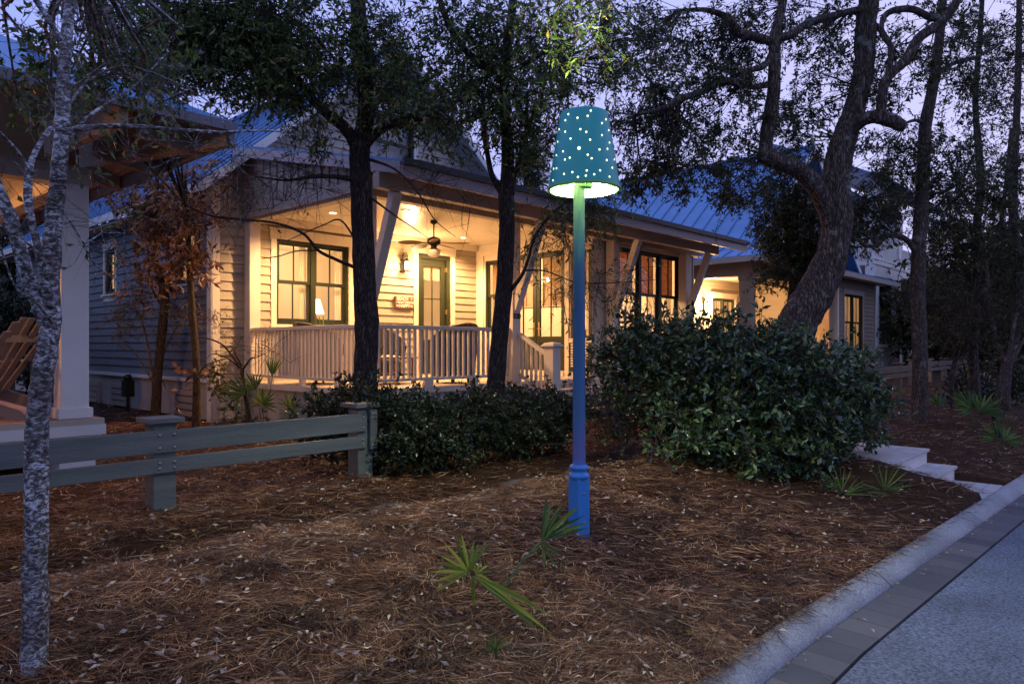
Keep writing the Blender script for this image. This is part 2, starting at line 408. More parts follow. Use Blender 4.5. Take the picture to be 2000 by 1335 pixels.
ltn = n.new('ShaderNodeMath'); ltn.operation = 'LESS_THAN'; ltn.inputs[1].default_value = .045; l.new(fr.outputs[0], ltn.inputs[0])
fl = n.new('ShaderNodeMath'); fl.operation = 'FLOOR'; l.new(dd.outputs[0], fl.inputs[0])
wn_ = n.new('ShaderNodeTexWhiteNoise'); wn_.noise_dimensions = '1D'; l.new(fl.outputs[0], wn_.inputs['W'])
ad = n.new('ShaderNodeMath'); ad.operation = 'ADD'; l.new(wn_.outputs[0], ad.inputs[0]); l.new(wv.outputs[0], ad.inputs[1])
r = n.new('ShaderNodeValToRGB'); r.color_ramp.elements[0].position = .2; r.color_ramp.elements[0].color = (.05,.05,.06,1); r.color_ramp.elements[1].position = .9; r.color_ramp.elements[1].color = (.135,.118,.125,1)
hf = n.new('ShaderNodeMath'); hf.operation = 'MULTIPLY'; hf.inputs[1].default_value = .5; l.new(ad.outputs[0], hf.inputs[0]); l.new(hf.outputs[0], r.inputs[0])
mx = n.new('ShaderNodeMix'); mx.data_type = 'RGBA'; l.new(ltn.outputs[0], mx.inputs['Factor']); l.new(r.outputs[0], mx.inputs['A']); mx.inputs['B'].default_value = (.05,.045,.045,1)
l.new(mx.outputs['Result'], b.inputs['Base Color']); b.inputs['Roughness'].default_value = .75
bp = n.new('ShaderNodeBump'); bp.inputs['Strength'].default_value = .5; bp.inputs['Distance'].default_value = .008; bp.invert = True; l.new(ltn.outputs[0], bp.inputs['Height']); l.new(bp.outputs[0], b.inputs['Normal'])
gut = build(along([(-.012,-.348),(-.245,-.354),(-.25,-.40)], -30, 32, .5), 'gutter', mgut); tag(gut, kind='structure')
rd = along([(-.262,-.40),(-.266,-.352),(-1.5,-.345),(-3.5,-.33),(-7.5,-.35),(-300,-.36)], -300, 300, 2.0)
road = build(rd, 'road', road_m); tag(road, kind='structure')

# path with steps down to the street
st = thing('entry_steps', 'pale boarded steps going down from the lawn path to the kerb', 'steps', (3.1,-6.6,-.3))
for k, (v0, v1, zt) in enumerate(((-7.15,-6.60,-.30),(-6.70,-6.32,-.127),(-6.41,-4.7,.048))):
    g = MB()
    nb = max(2, int(round((v1-v0)/.14)))
    for i in range(nb):
        a = v0+(v1-v0)*i/nb; g.box(2.2, 3.73, a, a+(v1-v0)/nb-.006, zt-.035, zt)
    build(g, 'tread', slab_m, st, bevel=.004)
    g = MB(); g.box(2.22, 3.71, v0+.03, v0+.05, zt-.2, zt-.037); build(g, 'riser', white_trim, st)
    g = MB(); g.box(3.69, 3.715, v0+.03, v1, zt-.2, zt-.037); build(g, 'side_board', white_trim, st)

# ------------------------------------------------------------------ wall tools
class PL:
    def __init__(s, k, c): s.k, s.c = k, c
    def pt(s, a, z, n):
        if s.k == 'F': return (a, s.c-n, z)
        if s.k == 'L': return (s.c-n, a, z)
        return (s.c+n, a, z)
    def box(s, g, a0, a1, z0, z1, n0, n1):
        p, q = s.pt(a0,z0,n0), s.pt(a1,z1,n1); g.box(p[0],q[0],p[1],q[1],p[2],q[2])
def cuts(a0, a1, ops, lo, hi):
    iv = [(a0,a1)]
    for (o0,o1,z0,z1) in ops:
        if z0 < hi-1e-6 and z1 > lo+1e-6:
            nx = []
            for (a,b) in iv:
                if o1 <= a or o0 >= b: nx.append((a,b)); continue
                if o0 > a: nx.append((a,o0))
                if o1 < b: nx.append((o1,b))
            iv = nx
    return iv
def wall_mesh(pl, a0, a1, z0, z1, ops=(), clap=.16, th=.12, prof=None):
    g = MB()
    zs = sorted({z0, z1, *[o[2] for o in ops if z0<o[2]<z1], *[o[3] for o in ops if z0<o[3]<z1]})
    if prof is None:
        for lo, hi in zip(zs, zs[1:]):
            for a, b in cuts(a0,a1,ops,lo,hi): pl.box(g, a, b, lo, hi, -th, 0)
    if clap:
        z = z0
        while z < z1-1e-4:
            ze = min(z+clap, z1)
            br = sorted({z, ze, *[o[2] for o in ops if z<o[2]<ze], *[o[3] for o in ops if z<o[3]<ze]})
            for lo, hi in zip(br, br[1:]):
                n_lo = .034 - .028*(lo-z)/clap; n_hi = .034 - .028*(hi-z)/clap
                ca, cb = (a0,a1) if prof is None else prof(hi)
                if cb-ca < .05: continue
                for a, b in cuts(ca,cb,ops,lo,hi):
                    g.hexa([pl.pt(a,lo,.001), pl.pt(b,lo,.001), pl.pt(b,lo,n_lo), pl.pt(a,lo,n_lo), pl.pt(a,hi,.001), pl.pt(b,hi,.001), pl.pt(b,hi,n_hi), pl.pt(a,hi,n_hi)])
            z = ze
    return g
def window(house, pl, a0, a1, z0, z1, units=1, cols=2, sash=green_sash, trim=trimm, cw=.11, blind=None, curtain=True, double=True, rows=1, head=True, apron=True, name='window'):
    """a0..a1, z0..z1 is the wall opening"""
    g = MB(); fw = .045
    pl.box(g, a0, a1, z1-.05, z1, -.10, .0); pl.box(g, a0, a1, z0, z0+.05, -.10, .012)
    w = (a1-a0)/units
    for i in range(units+1):
        c = a0+w*i; pl.box(g, max(a0,c-.05), min(a1,c+.05), z0+.05, z1-.05, -.10, .004)
    zm = (z0+z1)/2 if double else None
    for i in range(units):
        s0, s1 = a0+w*i+.05, a0+w*(i+1)-.05
        for (lo, hi, nn) in (((z0+.05, zm+.02, -.075), (zm-.02, z1-.05, -.04)) if double else ((z0+.05, z1-.05, -.05),)):
            pl.box(g, s0, s1, lo, lo+fw+.015, nn-.025, nn+.002); pl.box(g, s0, s1, hi-fw, hi, nn-.025, nn+.002)
            pl.box(g, s0, s0+fw, lo+fw+.015, hi-fw, nn-.025, nn+.002); pl.box(g, s1-fw, s1, lo+fw+.015, hi-fw, nn-.025, nn+.002)
            for k in range(1, cols): c = s0+(s1-s0)*k/cols; pl.box(g, c-.011, c+.011, lo+fw+.015, hi-fw, nn-.02, nn)
            for k in range(1, rows): c = lo+(hi-lo)*k/rows; pl.box(g, s0+fw, s1-fw, c-.011, c+.011, nn-.021, nn-.001)
    wo = build(g, name, sash, house)
    for i in range(units):
        s0, s1 = a0+w*i+.06, a0+w*(i+1)-.06
        g = MB(); pl.box(g, s0, s1, z0+.07, z1-.07, -.0615, -.0585); build(g, 'pane', clear, wo)
        if blind:
            g = MB(); zb = z1-(z1-z0)*blind[1]; 
            pl.box(g, s0+.02, s1-.05, zb, z1-.06, -.135, -.128); build(g, 'blind', blind[0], wo)
        if curtain:
            g = MB()
            for (c0, c1) in ((s0-.04, s0+.13),(s1-.13, s1+.04)):
                k = 7; P = [pl.pt(c0+(c1-c0)*j/k, z0, -.20-(.025 if j%2 else 0)) for j in range(k+1)]
                o = len(g.v); g.v += P + [(p[0],p[1],z1) for p in P]; g.f += [(o+j,o+j+1,o+k+2+j,o+k+1+j) for j in range(k)]
            build(g, 'curtain', curtain_m, wo)
    if trim:
        g = MB()
        pl.box(g, a0-cw, a0, z0-.02, z1, .0, .045); pl.box(g, a1, a1+cw, z0-.02, z1, .0, .045)
        pl.box(g, a0-cw-.02, a1+cw+.02, z1, z1+.16, .0, .05)
        if head: pl.box(g, a0-cw-.045, a1+cw+.045, z1+.16, z1+.19, .0, .085)
        pl.box(g, a0-cw-.03, a1+cw+.03, z0-.06, z0-.02, .0, .09)
        if apron: pl.box(g, a0-cw, a1+cw, z0-.17, z0-.06, .0, .04)
        build(g, 'window_trim', trim, wo, bevel=.004)
    return wo
def light(name, kind, loc, power, col, size=.1, parent=None):
    o = bpy.data.objects.new(name, bpy.data.lights.new(name, kind)); C.objects.link(o)
    o.location = loc; o.data.energy = power; o.data.color = col
    if kind == 'POINT': o.data.shadow_soft_size = size
    return o
WARM = (1.0, .50, .20)
def room(house, u0, u1, v0, v1, z0, z1, power, open_=''):
    power *= 1.9
    t = .05
    g = MB(); g.box(u0-t,u1+t,v1,v1+t,z0,z1); g.box(u0-t,u0,v0,v1,z0,z1) if 'L' not in open_ else 0
    g.box(u1,u1+t,v0,v1,z0,z1) if 'R' not in open_ else 0
    g.box(u0-t,u1+t,v0,v1+t,z1,z1+t); g.box(u0-t,u1+t,v0,v1+t,z0-t,z0)
    build(g, 'interior_wall', room_m, house)
    c = ((u0+u1)/2, (v0+v1)/2, z1-.45)
    light('room_light', 'POINT', H(*c), power, (1.0,.62,.31), .25)
def gable_roof(house, uc, zr, ue0, ue1, pitch, v0, v1, th=.07, seam=.52, mat=metal_roof):
    """ridge along v; eaves at ue0 / ue1"""
    g = MB()
    for sgn, ue in ((-1,ue0),(1,ue1)):
        ze = zr - pitch*abs(ue-uc)
        g.poly([(uc,v0,zr),(ue,v0,ze),(ue,v0,ze-th),(uc,v0,zr-th)], (0,v1-v0,0))
    o = build(g, 'roof', mat, house)
    g = MB()
    for sgn, ue in ((-1,ue0),(1,ue1)):
        ze = zr - pitch*abs(ue-uc); v = v0+.12
        while v < v1:
            g.poly([(uc,v,zr+.0),(ue,v,ze+.0),(ue,v,ze+.045),(uc,v,zr+.045)], (0,.022,0)); v += seam
    g.box(uc-.09, uc+.09, v0, v1, zr-.02, zr+.055)
    build(g, 'roof_seam', mat, o)
    return o

# ------------------------------------------------------------------ the porch house
DK, CL = .652, 3.63
h1 = thing('porch_house', 'tan clapboard cottage with lit front porch and white railing behind the lamp post', 'house', (0,0,0))
FW, LW, DW, RF, RR = PL('F',3.51), PL('L',-.56), PL('L',5.745), PL('F',.15), PL('R',10.0)
winA = (.62, 2.19, 1.69, 3.25)
doorA = (3.97, 4.93, DK+.02, 3.31)
build(wall_mesh(FW, -.56, 5.745, DK, 3.9, [winA, doorA]), 'wall', siding, h1, label='lit tan clapboard wall under the porch ceiling')
UW = (2.55, 3.85, 4.95, 6.15)
def gprof(uc, zr, p):
    return lambda z: (uc-(zr-z)/p, uc+(zr-z)/p)
gp = gprof(3.2, 7.38, .84)
g = wall_mesh(FW, -.6, 7.0, 3.9, 7.3, [UW], prof=gp)
g.poly([FW.pt(*p) for p in ((-.56,3.9,0),(UW[0],3.9,0),(UW[0],6.78,0),(gp(4.1)[0]+.1,4.2,0))], (0,.12,0))
g.poly([FW.pt(*p) for p in ((6.96,3.9,0),(UW[1],3.9,0),(UW[1],6.78,0),(gp(4.1)[1]-.1,4.2,0))], (0,.12,0))
FW.box(g, UW[0], UW[1], 3.9, UW[2], -.12, 0); g.poly([FW.pt(*p) for p in ((UW[0],UW[3],0),(UW[1],UW[3],0),(UW[1],6.78,0),(3.2,7.3,0),(UW[0],6.78,0))], (0,.12,0))
build(g, 'gable_wall', paint('gable_siding', (.44,.39,.34), .6, .07, 1.2, .12, 90, grain=(1,1,6)), h1)
window(h1, FW, *UW, units=1, cols=2, sash=dark_sash, trim=white_trim, curtain=False, head=False)
lwops = [(4.12,4.95,2.42,3.37), (8.02,8.64,2.42,3.37)]
build(wall_mesh(LW, 3.51, 16, .72, 3.98, lwops), 'side_wall', siding_shaded, h1, label='unlit side wall of clapboards with blue dusk shade in their colour')
for o in lwops: window(h1, LW, *o, units=1, cols=2, sash=dark_sash, trim=white_trim, double=False, cw=.09, name='side_window')
# corner boards
g = MB(); g.box(-.60,-.45,3.455,3.475+.03,-.06,4.05); build(g, 'corner_board', trimm, h1)
g = MB(); g.box(-.605,-.575,3.455,3.62,-.06,4.0); build(g, 'corner_board', white_trim, h1)
# side skirt with crawl space openings
g = MB(); g.box(-.60,-.50,3.62,16,.02,.66); build(g, 'skirt', skirt_m, h1)
g = MB(); g.box(-.66,-.56,3.56,16,.66,.72); build(g, 'water_table', white_trim, h1)
for v in (4.35, 7.6, 9.3):
    g = MB()
    g.box(-.66,-.60,v-.5,v-.42,.0,.50); g.box(-.66,-.60,v+.42,v+.5,.0,.50)
    for k in range(4): g.beam((-.70,v,.06+.125*k),(-.63,v,.14+.125*k),.84,.02,up=(0,1,0)) if False else g.box(-.69+.01*k,-.655+.01*k,v-.42,v+.42,.05+.12*k,.14+.12*k)
    build(g, 'crawl_space_louvre', trim_dull, h1)
g = MB(); g.box(-.505,-.49,3.62,15.9,.02,.6); build(g, 'crawl_space', black_m, h1)
# main roof
rf = gable_roof(h1, 3.2, 7.45, -.98, 7.38, .84, 3.0, 16.2)
g = MB()
for sgn, ue in ((-1,-.98),(1,7.38)):
    ze = 7.45-.84*abs(ue-3.2)
    build(MB().poly([(3.2,2.955,7.47),(ue,2.955,ze+.02),(ue,2.955,ze-.15),(3.2,2.955,7.30)], (0,.04,0)), 'rake_board', white_trim, h1)
build(g, 'rake_board', white_trim, h1) if g.v else None
g = MB(); g.box(-1.02,-.982,2.96,16.2,3.80,3.95); build(g, 'eave_fascia', white_trim, h1)
g = MB()
for sgn, ue, uw in ((-1,-.97,-.62),(1,7.37,7.0)):
    g.poly([(3.2,3.0,7.36),(ue,3.0,7.36-.84*abs(ue-3.2)),(ue,3.0,7.335-.84*abs(ue-3.2)),(3.2,3.0,7.335)], (0,.50,0))
g.box(-.97,-.58,3.5,16.2,3.74,3.77); build(g, 'soffit', trim_dull, h1)
# main posts and pilasters
ps = MB(); ps.box(-.10,.10,-.10,.10,0,CL-.17-DK)
def post(u, v, nm='porch_post'):
    g = MB(); g.box(u-.1,u+.1,v-.1,v+.1,DK,CL-.16); g.box(u-.115,u+.115,v-.115,v+.115,DK,DK+.16)
    return build(g, nm, trimm, h1, bevel=.005)
posts = [.12, 3.24, 6.27, 9.24]
for u in posts: post(u, .02 if u < 6 else -.02)
post(.10, 3.38)
# deck
g = MB()
v = -.04
while v < 3.5:
    g.box(.0, 5.74 if v > .14 else 10, v, min(v+.088,3.5), DK-.03, DK); v += .092
build(g, 'deck', deck_m, h1)
g = MB(); g.box(0.03,10,-.0,.03,-.05,DK-.035); g.box(.03,.06,.03,3.48,-.05,DK-.035); build(g, 'deck_skirt', skirt_m, h1)
g = MB(); g.box(-.03,10,-.055,-.02,DK-.09,DK-.005); g.box(-.03,.0,-.02,3.45,DK-.09,DK-.005); build(g, 'deck_edge', trimm, h1)
g = MB(); g.box(-.56,0.02,3.36,3.44,-.05,DK-.02)
for k in range(4): g.box(-.5,.0,3.335,3.358,.04+.15*k,.17+.15*k)
build(g, 'skirt_panel', skirt_m, h1)
# ceiling, beams
g = MB(); g.box(.06,5.72,.06,3.49,CL,CL+.03); build(g, 'porch_ceiling', ceil_m, h1)
g = MB(); g.box(0.03,10,-.09,.09,CL-.17,CL+.12); build(g, 'porch_beam', beam_m, h1, bevel=.006)
g = MB(); g.box(-.0,.16,.09,3.49,CL-.17,CL+.05); build(g, 'porch_beam', beam_m, h1, bevel=.006)
g = MB(); g.box(.18,5.7,3.40,3.482,CL-.14,CL-.002); build(g, 'frieze_board', trimm, h1)
g = MB(); g.box(-.22,9.62,-.72,-.58,CL-.20,CL+.01); build(g, 'eave_beam', beam_m, h1, bevel=.006)
def zr(v): return 3.70+.228*(v+1.17)
# shed roof
g = MB(); g.poly([(-.2,-1.2,zr(-1.2)),(-.2,3.52,zr(3.52)),(-.2,3.52,zr(3.52)+.035),(-.2,-1.2,zr(-1.2)+.035)], (10.32,0,0))
shed = build(g, 'porch_roof', metal_roof, h1)
g = MB(); u = .1
while u < 10.1:
    g.poly([(u,-1.19,zr(-1.2)+.03),(u,3.5,zr(3.52)+.03),(u,3.5,zr(3.52)+.07),(u,-1.19,zr(-1.2)+.07)], (.022,0,0)); u += .42
build(g, 'roof_seam', metal_roof, shed)
g = MB(); g.box(-.21,10.14,-1.25,-1.2,3.655,3.745); build(g, 'drip_edge', drip_m, h1)
g = MB(); g.box(-.20,10.10,-1.20,-1.155,3.50,3.65); build(g, 'eave_fascia', fascia_m, h1)
g = MB()
for u in (-.205, 10.10): build(MB().poly([(u,-1.15,zr(-1.15)-.16),(u,3.5,zr(3.5)-.16),(u,3.5,zr(3.5)-.002),(u,-1.15,zr(-1.15)-.002)], (.035,0,0)), 'rake_board', fascia_m, h1)
g = MB(); g.poly([(-.16,-1.15,zr(-1.15)-.03),(-.16,.0,zr(0)-.03),(-.16,.0,zr(0)-.005),(-.16,-1.15,zr(-1.15)-.005)], (10.24,0,0)); build(g, 'eave_sheathing', trimm, h1)
g = MB(); u = -.05
rafter0 = None
while u < 10.05:
    if rafter0 is None:
        gg = MB(); gg.poly([(u,-1.14,zr(-1.14)-.14),(u,-.09,zr(-.09)-.17),(u,-.09,zr(-.09)-.03),(u,-1.14,zr(-1.14)-.03)], (.05,0,0)); rafter0 = build(gg, 'rafter_tail', beam_m, h1); ru = u
    else:
        o = bpy.data.objects.new('rafter_tail', rafter0.data); C.objects.link(o); o.parent = h1; o.location = (u-ru,0,0)
    u += .44
# board and batten end panel
g = MB(); g.poly([(-.02,0,CL+.05),(-.02,3.5,CL+.05),(-.02,3.5,zr(3.5)-.01),(-.02,0,zr(0)-.01)], (.04,0,0))
v = .1
while v < 3.45: g.poly([(-.045,v,CL+.06),(-.045,v+.045,CL+.06),(-.045,v+.045,zr(v)-.02),(-.045,v,zr(v)-.02)], (.024,0,0)); v += .22
g.box(-.05,-.018,0,3.5,CL-.12,CL+.05)
build(g, 'board_and_batten_panel', trim_dull, h1)
# struts
for u in posts:
    g = MB(); g.beam((u,-.06,1.93),(u,-.65,CL-.20),.125,.15,up=(1,0,0)); build(g, 'eave_strut', trimm, h1, bevel=.006)
# D wall with french doors, shutters
wD1, dD, wD2 = (2.72,3.18,1.62,3.25), (.84,2.42,DK+.10,3.31), (.16,.66,1.45,3.25)
build(wall_mesh(DW, .15, 3.51, DK, CL+.1, [wD1,dD,wD2], clap=0), 'wall', trimm, h1, label='cream panelled wall around the french doors')
window(h1, DW, *wD1, units=1, cols=1, trim=None, blind=(blind_m,.55)); window(h1, DW, *wD2, units=1, cols=1, trim=None, blind=(blind_m,.5))
g = MB(); DW.box(g, .14,.70,DK+.12,1.33,.002,.03); sp_ = build(g, 'louvred_panel', green_sash, h1)
g = MB()
for k in range(9): DW.box(g, .2,.64,DK+.2+.055*k,DK+.235+.055*k,.03,.045)
build(g, 'louvre', trimm, sp_)
g = MB()
for a0,a1,z0,z1 in ((.70,.80,DK,3.45),(2.46,2.56,DK,3.45),(.10,3.4,3.37,3.47),(.12,.72,1.36,1.44),(3.22,3.34,DK,3.45)): DW.box(g, a0,a1,z0,z1,.0,.035 if z0 != DK else .04)
build(g, 'door_casing', trimm, h1)
g = MB(); DW.box(g, .84,2.42,DK,DK+.10,-.12,.05); build(g, 'door_sill', trimm, h1)
for (a0,a1,hs) in ((1.635,2.42,1.70),(.84,1.625,1.555)):
    g = MB(); z0, z1 = DK+.11, 3.31; zg = 1.49
    DW.box(g,a0,a0+.10,z0,z1,-.06,-.012); DW.box(g,a1-.10,a1,z0,z1,-.06,-.012); DW.box(g,a0+.1,a1-.1,z0,z0+.2,-.06,-.013); DW.box(g,a0+.1,a1-.1,zg-.14,zg,-.06,-.013); DW.box(g,a0+.1,a1-.1,z1-.12,z1,-.06,-.013)
    DW.box(g,a0+.1,a1-.1,z0+.2,zg-.14,-.05,-.035); DW.box(g,a0+.15,a1-.15,z0+.26,zg-.20,-.036,-.02)
    am = (a0+a1)/2; DW.box(g,am-.012,am+.012,zg,z1-.12,-.05,-.02)
    for z in (2.12, 2.72): DW.box(g,a0+.1,a1-.1,z-.012,z+.012,-.049,-.021)
    dr = build(g, 'french_door', green_sash, h1, bevel=.003)
    g = MB(); DW.box(g,a0+.1,a1-.1,zg,z1-.12,-.037,-.034); build(g,'pane',clear,dr)
    g = MB(); DW.box(g,a0+.1,a1-.1,2.15,z1-.1,-.10,-.094); build(g,'roman_shade',shade_m,dr)
    g = MB(); DW.box(g,hs-.02,hs+.02,1.50,1.80,-.012,-.006); s_ = 1 if a0 > 1 else -1
    g.beam(DW.pt(hs,1.66,.03), DW.pt(hs+s_*.13,1.66,.03), .022,.022); g.beam(DW.pt(hs,1.66,-.01), DW.pt(hs,1.66,.04), .02,.02); build(g,'handle',brass_m,dr)
# front room
wF = (6.72,9.30,1.45,3.41)
build(wall_mesh(RF, 5.745, 10, DK, CL+.12, [wF], clap=0), 'wall', trimm, h1, label='cream wall of the projecting room')
g = MB()
for a in (5.80,6.05,9.45,9.62,9.79,9.96):
    g = MB(); RF.box(g,a-.012,a+.012,DK,CL-.1,.0,.016); build(g, 'wall_batten', trimm, h1)
window(h1, RF, *wF, units=3, cols=2, sash=dark_sash, cw=.10, blind=(blind_m,.50))
build(wall_mesh(RR, .15, 8, .3, CL+.2), 'side_wall', siding, h1)
# paneled porch door, one leaf
g = MB(); a0,a1,z0,z1 = doorA
FW.box(g,a0,a0+.10,z0,z1,-.10,.0); FW.box(g,a1-.10,a1,z0,z1,-.10,.0); FW.box(g,a0+.1,a1-.1,z1-.10,z1,-.10,.0)
FW.box(g,a0+.11,a0+.23,z0,z1-.11,-.09,-.05); FW.box(g,a1-.23,a1-.11,z0,z1-.11,-.09,-.05); FW.box(g,a0+.23,a1-.23,z1-.26,z1-.11,-.09,-.051); FW.box(g,a0+.23,a1-.23,z0,z0+.75,-.09,-.051)
am = (a0+a1)/2; FW.box(g,am-.012,am+.012,z0+.75,z1-.26,-.08,-.055); FW.box(g,a0+.23,a1-.23,2.32,2.345,-.079,-.056)
dr = build(g,'porch_door',green_sash,h1,bevel=.003)
g = MB(); FW.box(g,a0+.23,a1-.23,z0+.75,z1-.26,-.07,-.067); build(g,'pane',clear,dr)
g = MB(); FW.box(g,a0+.2,a1-.2,2.75,z1-.2,-.115,-.11); build(g,'roman_shade',shade_m,dr)
g = MB()
for z in (1.0,2.0,2.95): FW.box(g,a1-.115,a1-.095,z,z+.1,-.05,.006)
build(g,'hinge',brass_m,dr)
g = MB(); FW.box(g,a0-.12,a0,DK,z1,.0,.045); FW.box(g,a1,a1+.12,DK,z1,.0,.045); FW.box(g,a0-.14,a1+.14,z1,z1+.17,.0,.05); FW.box(g,a0-.17,a1+.17,z1+.17,z1+.20,.0,.085); build(g,'door_casing',trimm,h1,bevel=.004)
window(h1, FW, *winA, units=2, cols=2)
# railing
rail = MB(); rail.box(.02,.14,.02,3.30,1.545,1.604); rail.box(.02,3.14,-.02,.10,1.546,1.605)
rail.box(.055,.105,.06,3.28,DK+.10,DK+.145); rail.box(.105,3.14,.015,.065,DK+.10,DK+.146)
rg = build(rail, 'railing', trimm, h1, bevel=.006)
g = MB(); g.box(-.02,.02,-.02,.02,0,1.545-DK-.14); bal = None
pts = [(.08, .17+.112*k) for k in range(28)] + [(.34+.115*k, .04) for k in range(25)]
for p in pts:
    if bal is None:
        gb = MB(); gb.box(p[0]-.019,p[0]+.019,p[1]-.019,p[1]+.019,DK+.14,1.55); bal = build(gb,'baluster',trimm,rg); bp0 = p
    else:
        o = bpy.data.objects.new('baluster', bal.data); C.objects.link(o); o.parent = rg; o.location = (p[0]-bp0[0],p[1]-bp0[1],0)
for (x,y) in ((.08,.7),(.08,1.7),(.08,2.7),(1.3,.04),(2.3,.04)):
    g = MB(); g.box(x-.04,x+.04,y-.04,y+.04,DK,DK+.10) if x<1 else g.box(x-.09,x+.09,y-.02,y+.02,DK,DK+.10); build(g,'rail_block',trimm,rg)
# stairs off the porch
sr = MB(); sr.beam((3.30,-.08,1.50),(3.30,-.74,1.13),.10,.055); 
srl = build(sr,'stair_rail',trimm,h1,bevel=.005); build(MB().beam((3.30,-.08,.80),(3.30,-.74,.42),.05,.05),'bottom_rail',trimm,srl)
for k in range(6):
    v = -.16-.105*k; zt = 1.47+.56*(v+.08); g = MB(); g.box(3.281,3.319,v-.019,v+.019,zt-.72,zt); build(g,'baluster',trimm,srl)
g = MB(); g.box(3.20,3.40,-.94,-.74,-.02,1.28); nw = build(g,'newel_post',trimm,h1,bevel=.004)
g = MB(); g.box(3.16,3.44,-.98,-.70,1.28,1.31); g.lathe((3.30,-.84,1.31),[(.17,0),(.14,.03),(.02,.045)],4,math.pi/4); build(g,'cap',trimm,nw)
for k in range(4):
    g = MB(); zt = DK-.16*(k+1); g.box(3.42,6.1,-.06-.29*(k+1),-.06-.29*k,zt-.035,zt); g.box(3.42,6.1,-.06-.29*k-.025,-.06-.29*k,zt,zt+.12); build(g,'porch_step',deck_m,h1)
# interior
room(h1, -.42, 5.6, 3.66, 7.0, DK, 3.55, 50, 'L')
room(h1, -.42, 3.0, 7.15, 9.8, DK, 3.55, 30, 'L')
room(h1, 5.90, 9.86, .29, 3.45, DK, 3.5, 75, 'L')
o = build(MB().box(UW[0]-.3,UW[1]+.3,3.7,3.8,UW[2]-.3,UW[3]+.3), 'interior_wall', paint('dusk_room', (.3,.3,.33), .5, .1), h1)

# house number on the post beside the stairs
def text(body, name, size, m, parent, u, v, z, plane='F', th=.004, bold=0.0, align='CENTER'):
    cu = bpy.data.curves.new(name, 'FONT'); cu.body = body; cu.size = size; cu.extrude = th; cu.align_x = align; cu.offset = bold
    t = bpy.data.objects.new('tmp', cu); C.objects.link(t)
    dg = bpy.context.evaluated_depsgraph_get(); dg.update()
    me = bpy.data.meshes.new_from_object(t.evaluated_get(dg)); bpy.data.objects.remove(t)
    o = bpy.data.objects.new(name, me); C.objects.link(o); me.materials.clear(); me.materials.append(m)
    o.rotation_euler = (R(90),0,0)
    if parent: o.parent = parent; o.location = Vector((u,v,z)) - ORG[parent.name]; ORG[o.name] = ORG[parent.name]
    return o
hn = text('320', 'house_number', .13, black_m, None, 0,0,0, th=.005, bold=.002)
hn.location = H(3.235,-.092,1.77); hn.rotation_euler = (R(90),0,TH)
tag(hn, 'black house number 320 on the white porch post', 'house number')

# wall sign
sg = thing('wall_sign', 'brown wooden BEACH sign with white lettering on the porch wall', 'sign', (3.56,3.47,2.21))
g = MB(); g.box(3.31,3.81,3.435,3.478,2.085,2.335); bd = build(g,'board',sign_wood,sg,bevel=.004)
text('BEACH', 'lettering', .098, sign_white, bd, 3.50,3.433,2.254, bold=.003); text('BOAT RENTAL', 'lettering', .066, sign_white, bd, 3.60,3.433,2.185, bold=.002); text('HAPPY', 'lettering', .098, sign_white, bd, 3.555,3.433,2.103, bold=.003)
g = MB()
for (x,z,r_) in ((3.745,2.292,.026),(3.352,2.21,.022)):
    g.poly([(x+r_*(1 if k%2==0 else .45)*math.cos(k*math.pi/8),3.428,z+r_*(1 if k%2==0 else .45)*math.sin(k*math.pi/8)) for k in range(16)], (0,.006,0))
for x,s_ in ((3.365,-1),(3.745,1)): g.poly([(x-.03*s_,3.428,2.125),(x,3.428,2.125),(x,3.428,2.11),(x+.035*s_,3.428,2.137),(x,3.428,2.164),(x,3.428,2.149),(x-.03*s_,3.428,2.149)], (0,.006,0))
build(g,'emblem',sign_white,bd)

# wall lantern
def lantern(u, v, z, label, k=1.0, glow=frosted, p=10):
    t = thing('wall_lantern', label, 'wall lamp', (u,v,z))
    g = MB(); g.box(u-.06,u+.06,v-.015,v,z-.20,z+.08); build(g,'back_plate',black_m,t,bevel=.004)
    g = MB(); c = (u,v-.14,z)
    g.tube([(u,v-.01,z-.05)]+[(u,v-.085+.075*math.cos(a),z+.14+.07*math.sin(a)) for a in [R(10+20*i) for i in range(9)]]+[(u,v-.155,z+.10)],[.009]*11,6); build(g,'arm',black_m,t,smooth=True)
    g = MB(); g.lathe((u,v-.155,z),[(.015,.10),(.03,.07),(.075,.03),(.08,.02),(.05,.018)],12); g.lathe((u,v-.155,z),[(.07,-.175),(.075,-.165),(.06,-.155)],12)
    for a in range(4): g.box(u+.062*math.cos(a*math.pi/2+.785)-.005,u+.062*math.cos(a*math.pi/2+.785)+.005,v-.155+.062*math.sin(a*math.pi/2+.785)-.005,v-.155+.062*math.sin(a*math.pi/2+.785)+.005,z-.16,z+.02)
    build(g,'cage',black_m,t)
    g = MB(); g.lathe((u,v-.155,z),[(.045,-.155),(.05,-.06),(.045,.015)],14); build(g,'glass_globe',glow,t,smooth=True)
    lo = H(u,v-.30,z-.08); light('lantern_light','POINT',lo,p,(1.0,.55,.24),.05)
    return t
lantern(3.545, 3.485, 3.05, 'lit carriage lantern beside the green porch door, above the BEACH sign', p=75, glow=emit('lantern_glow',(1,.68,.32),14))

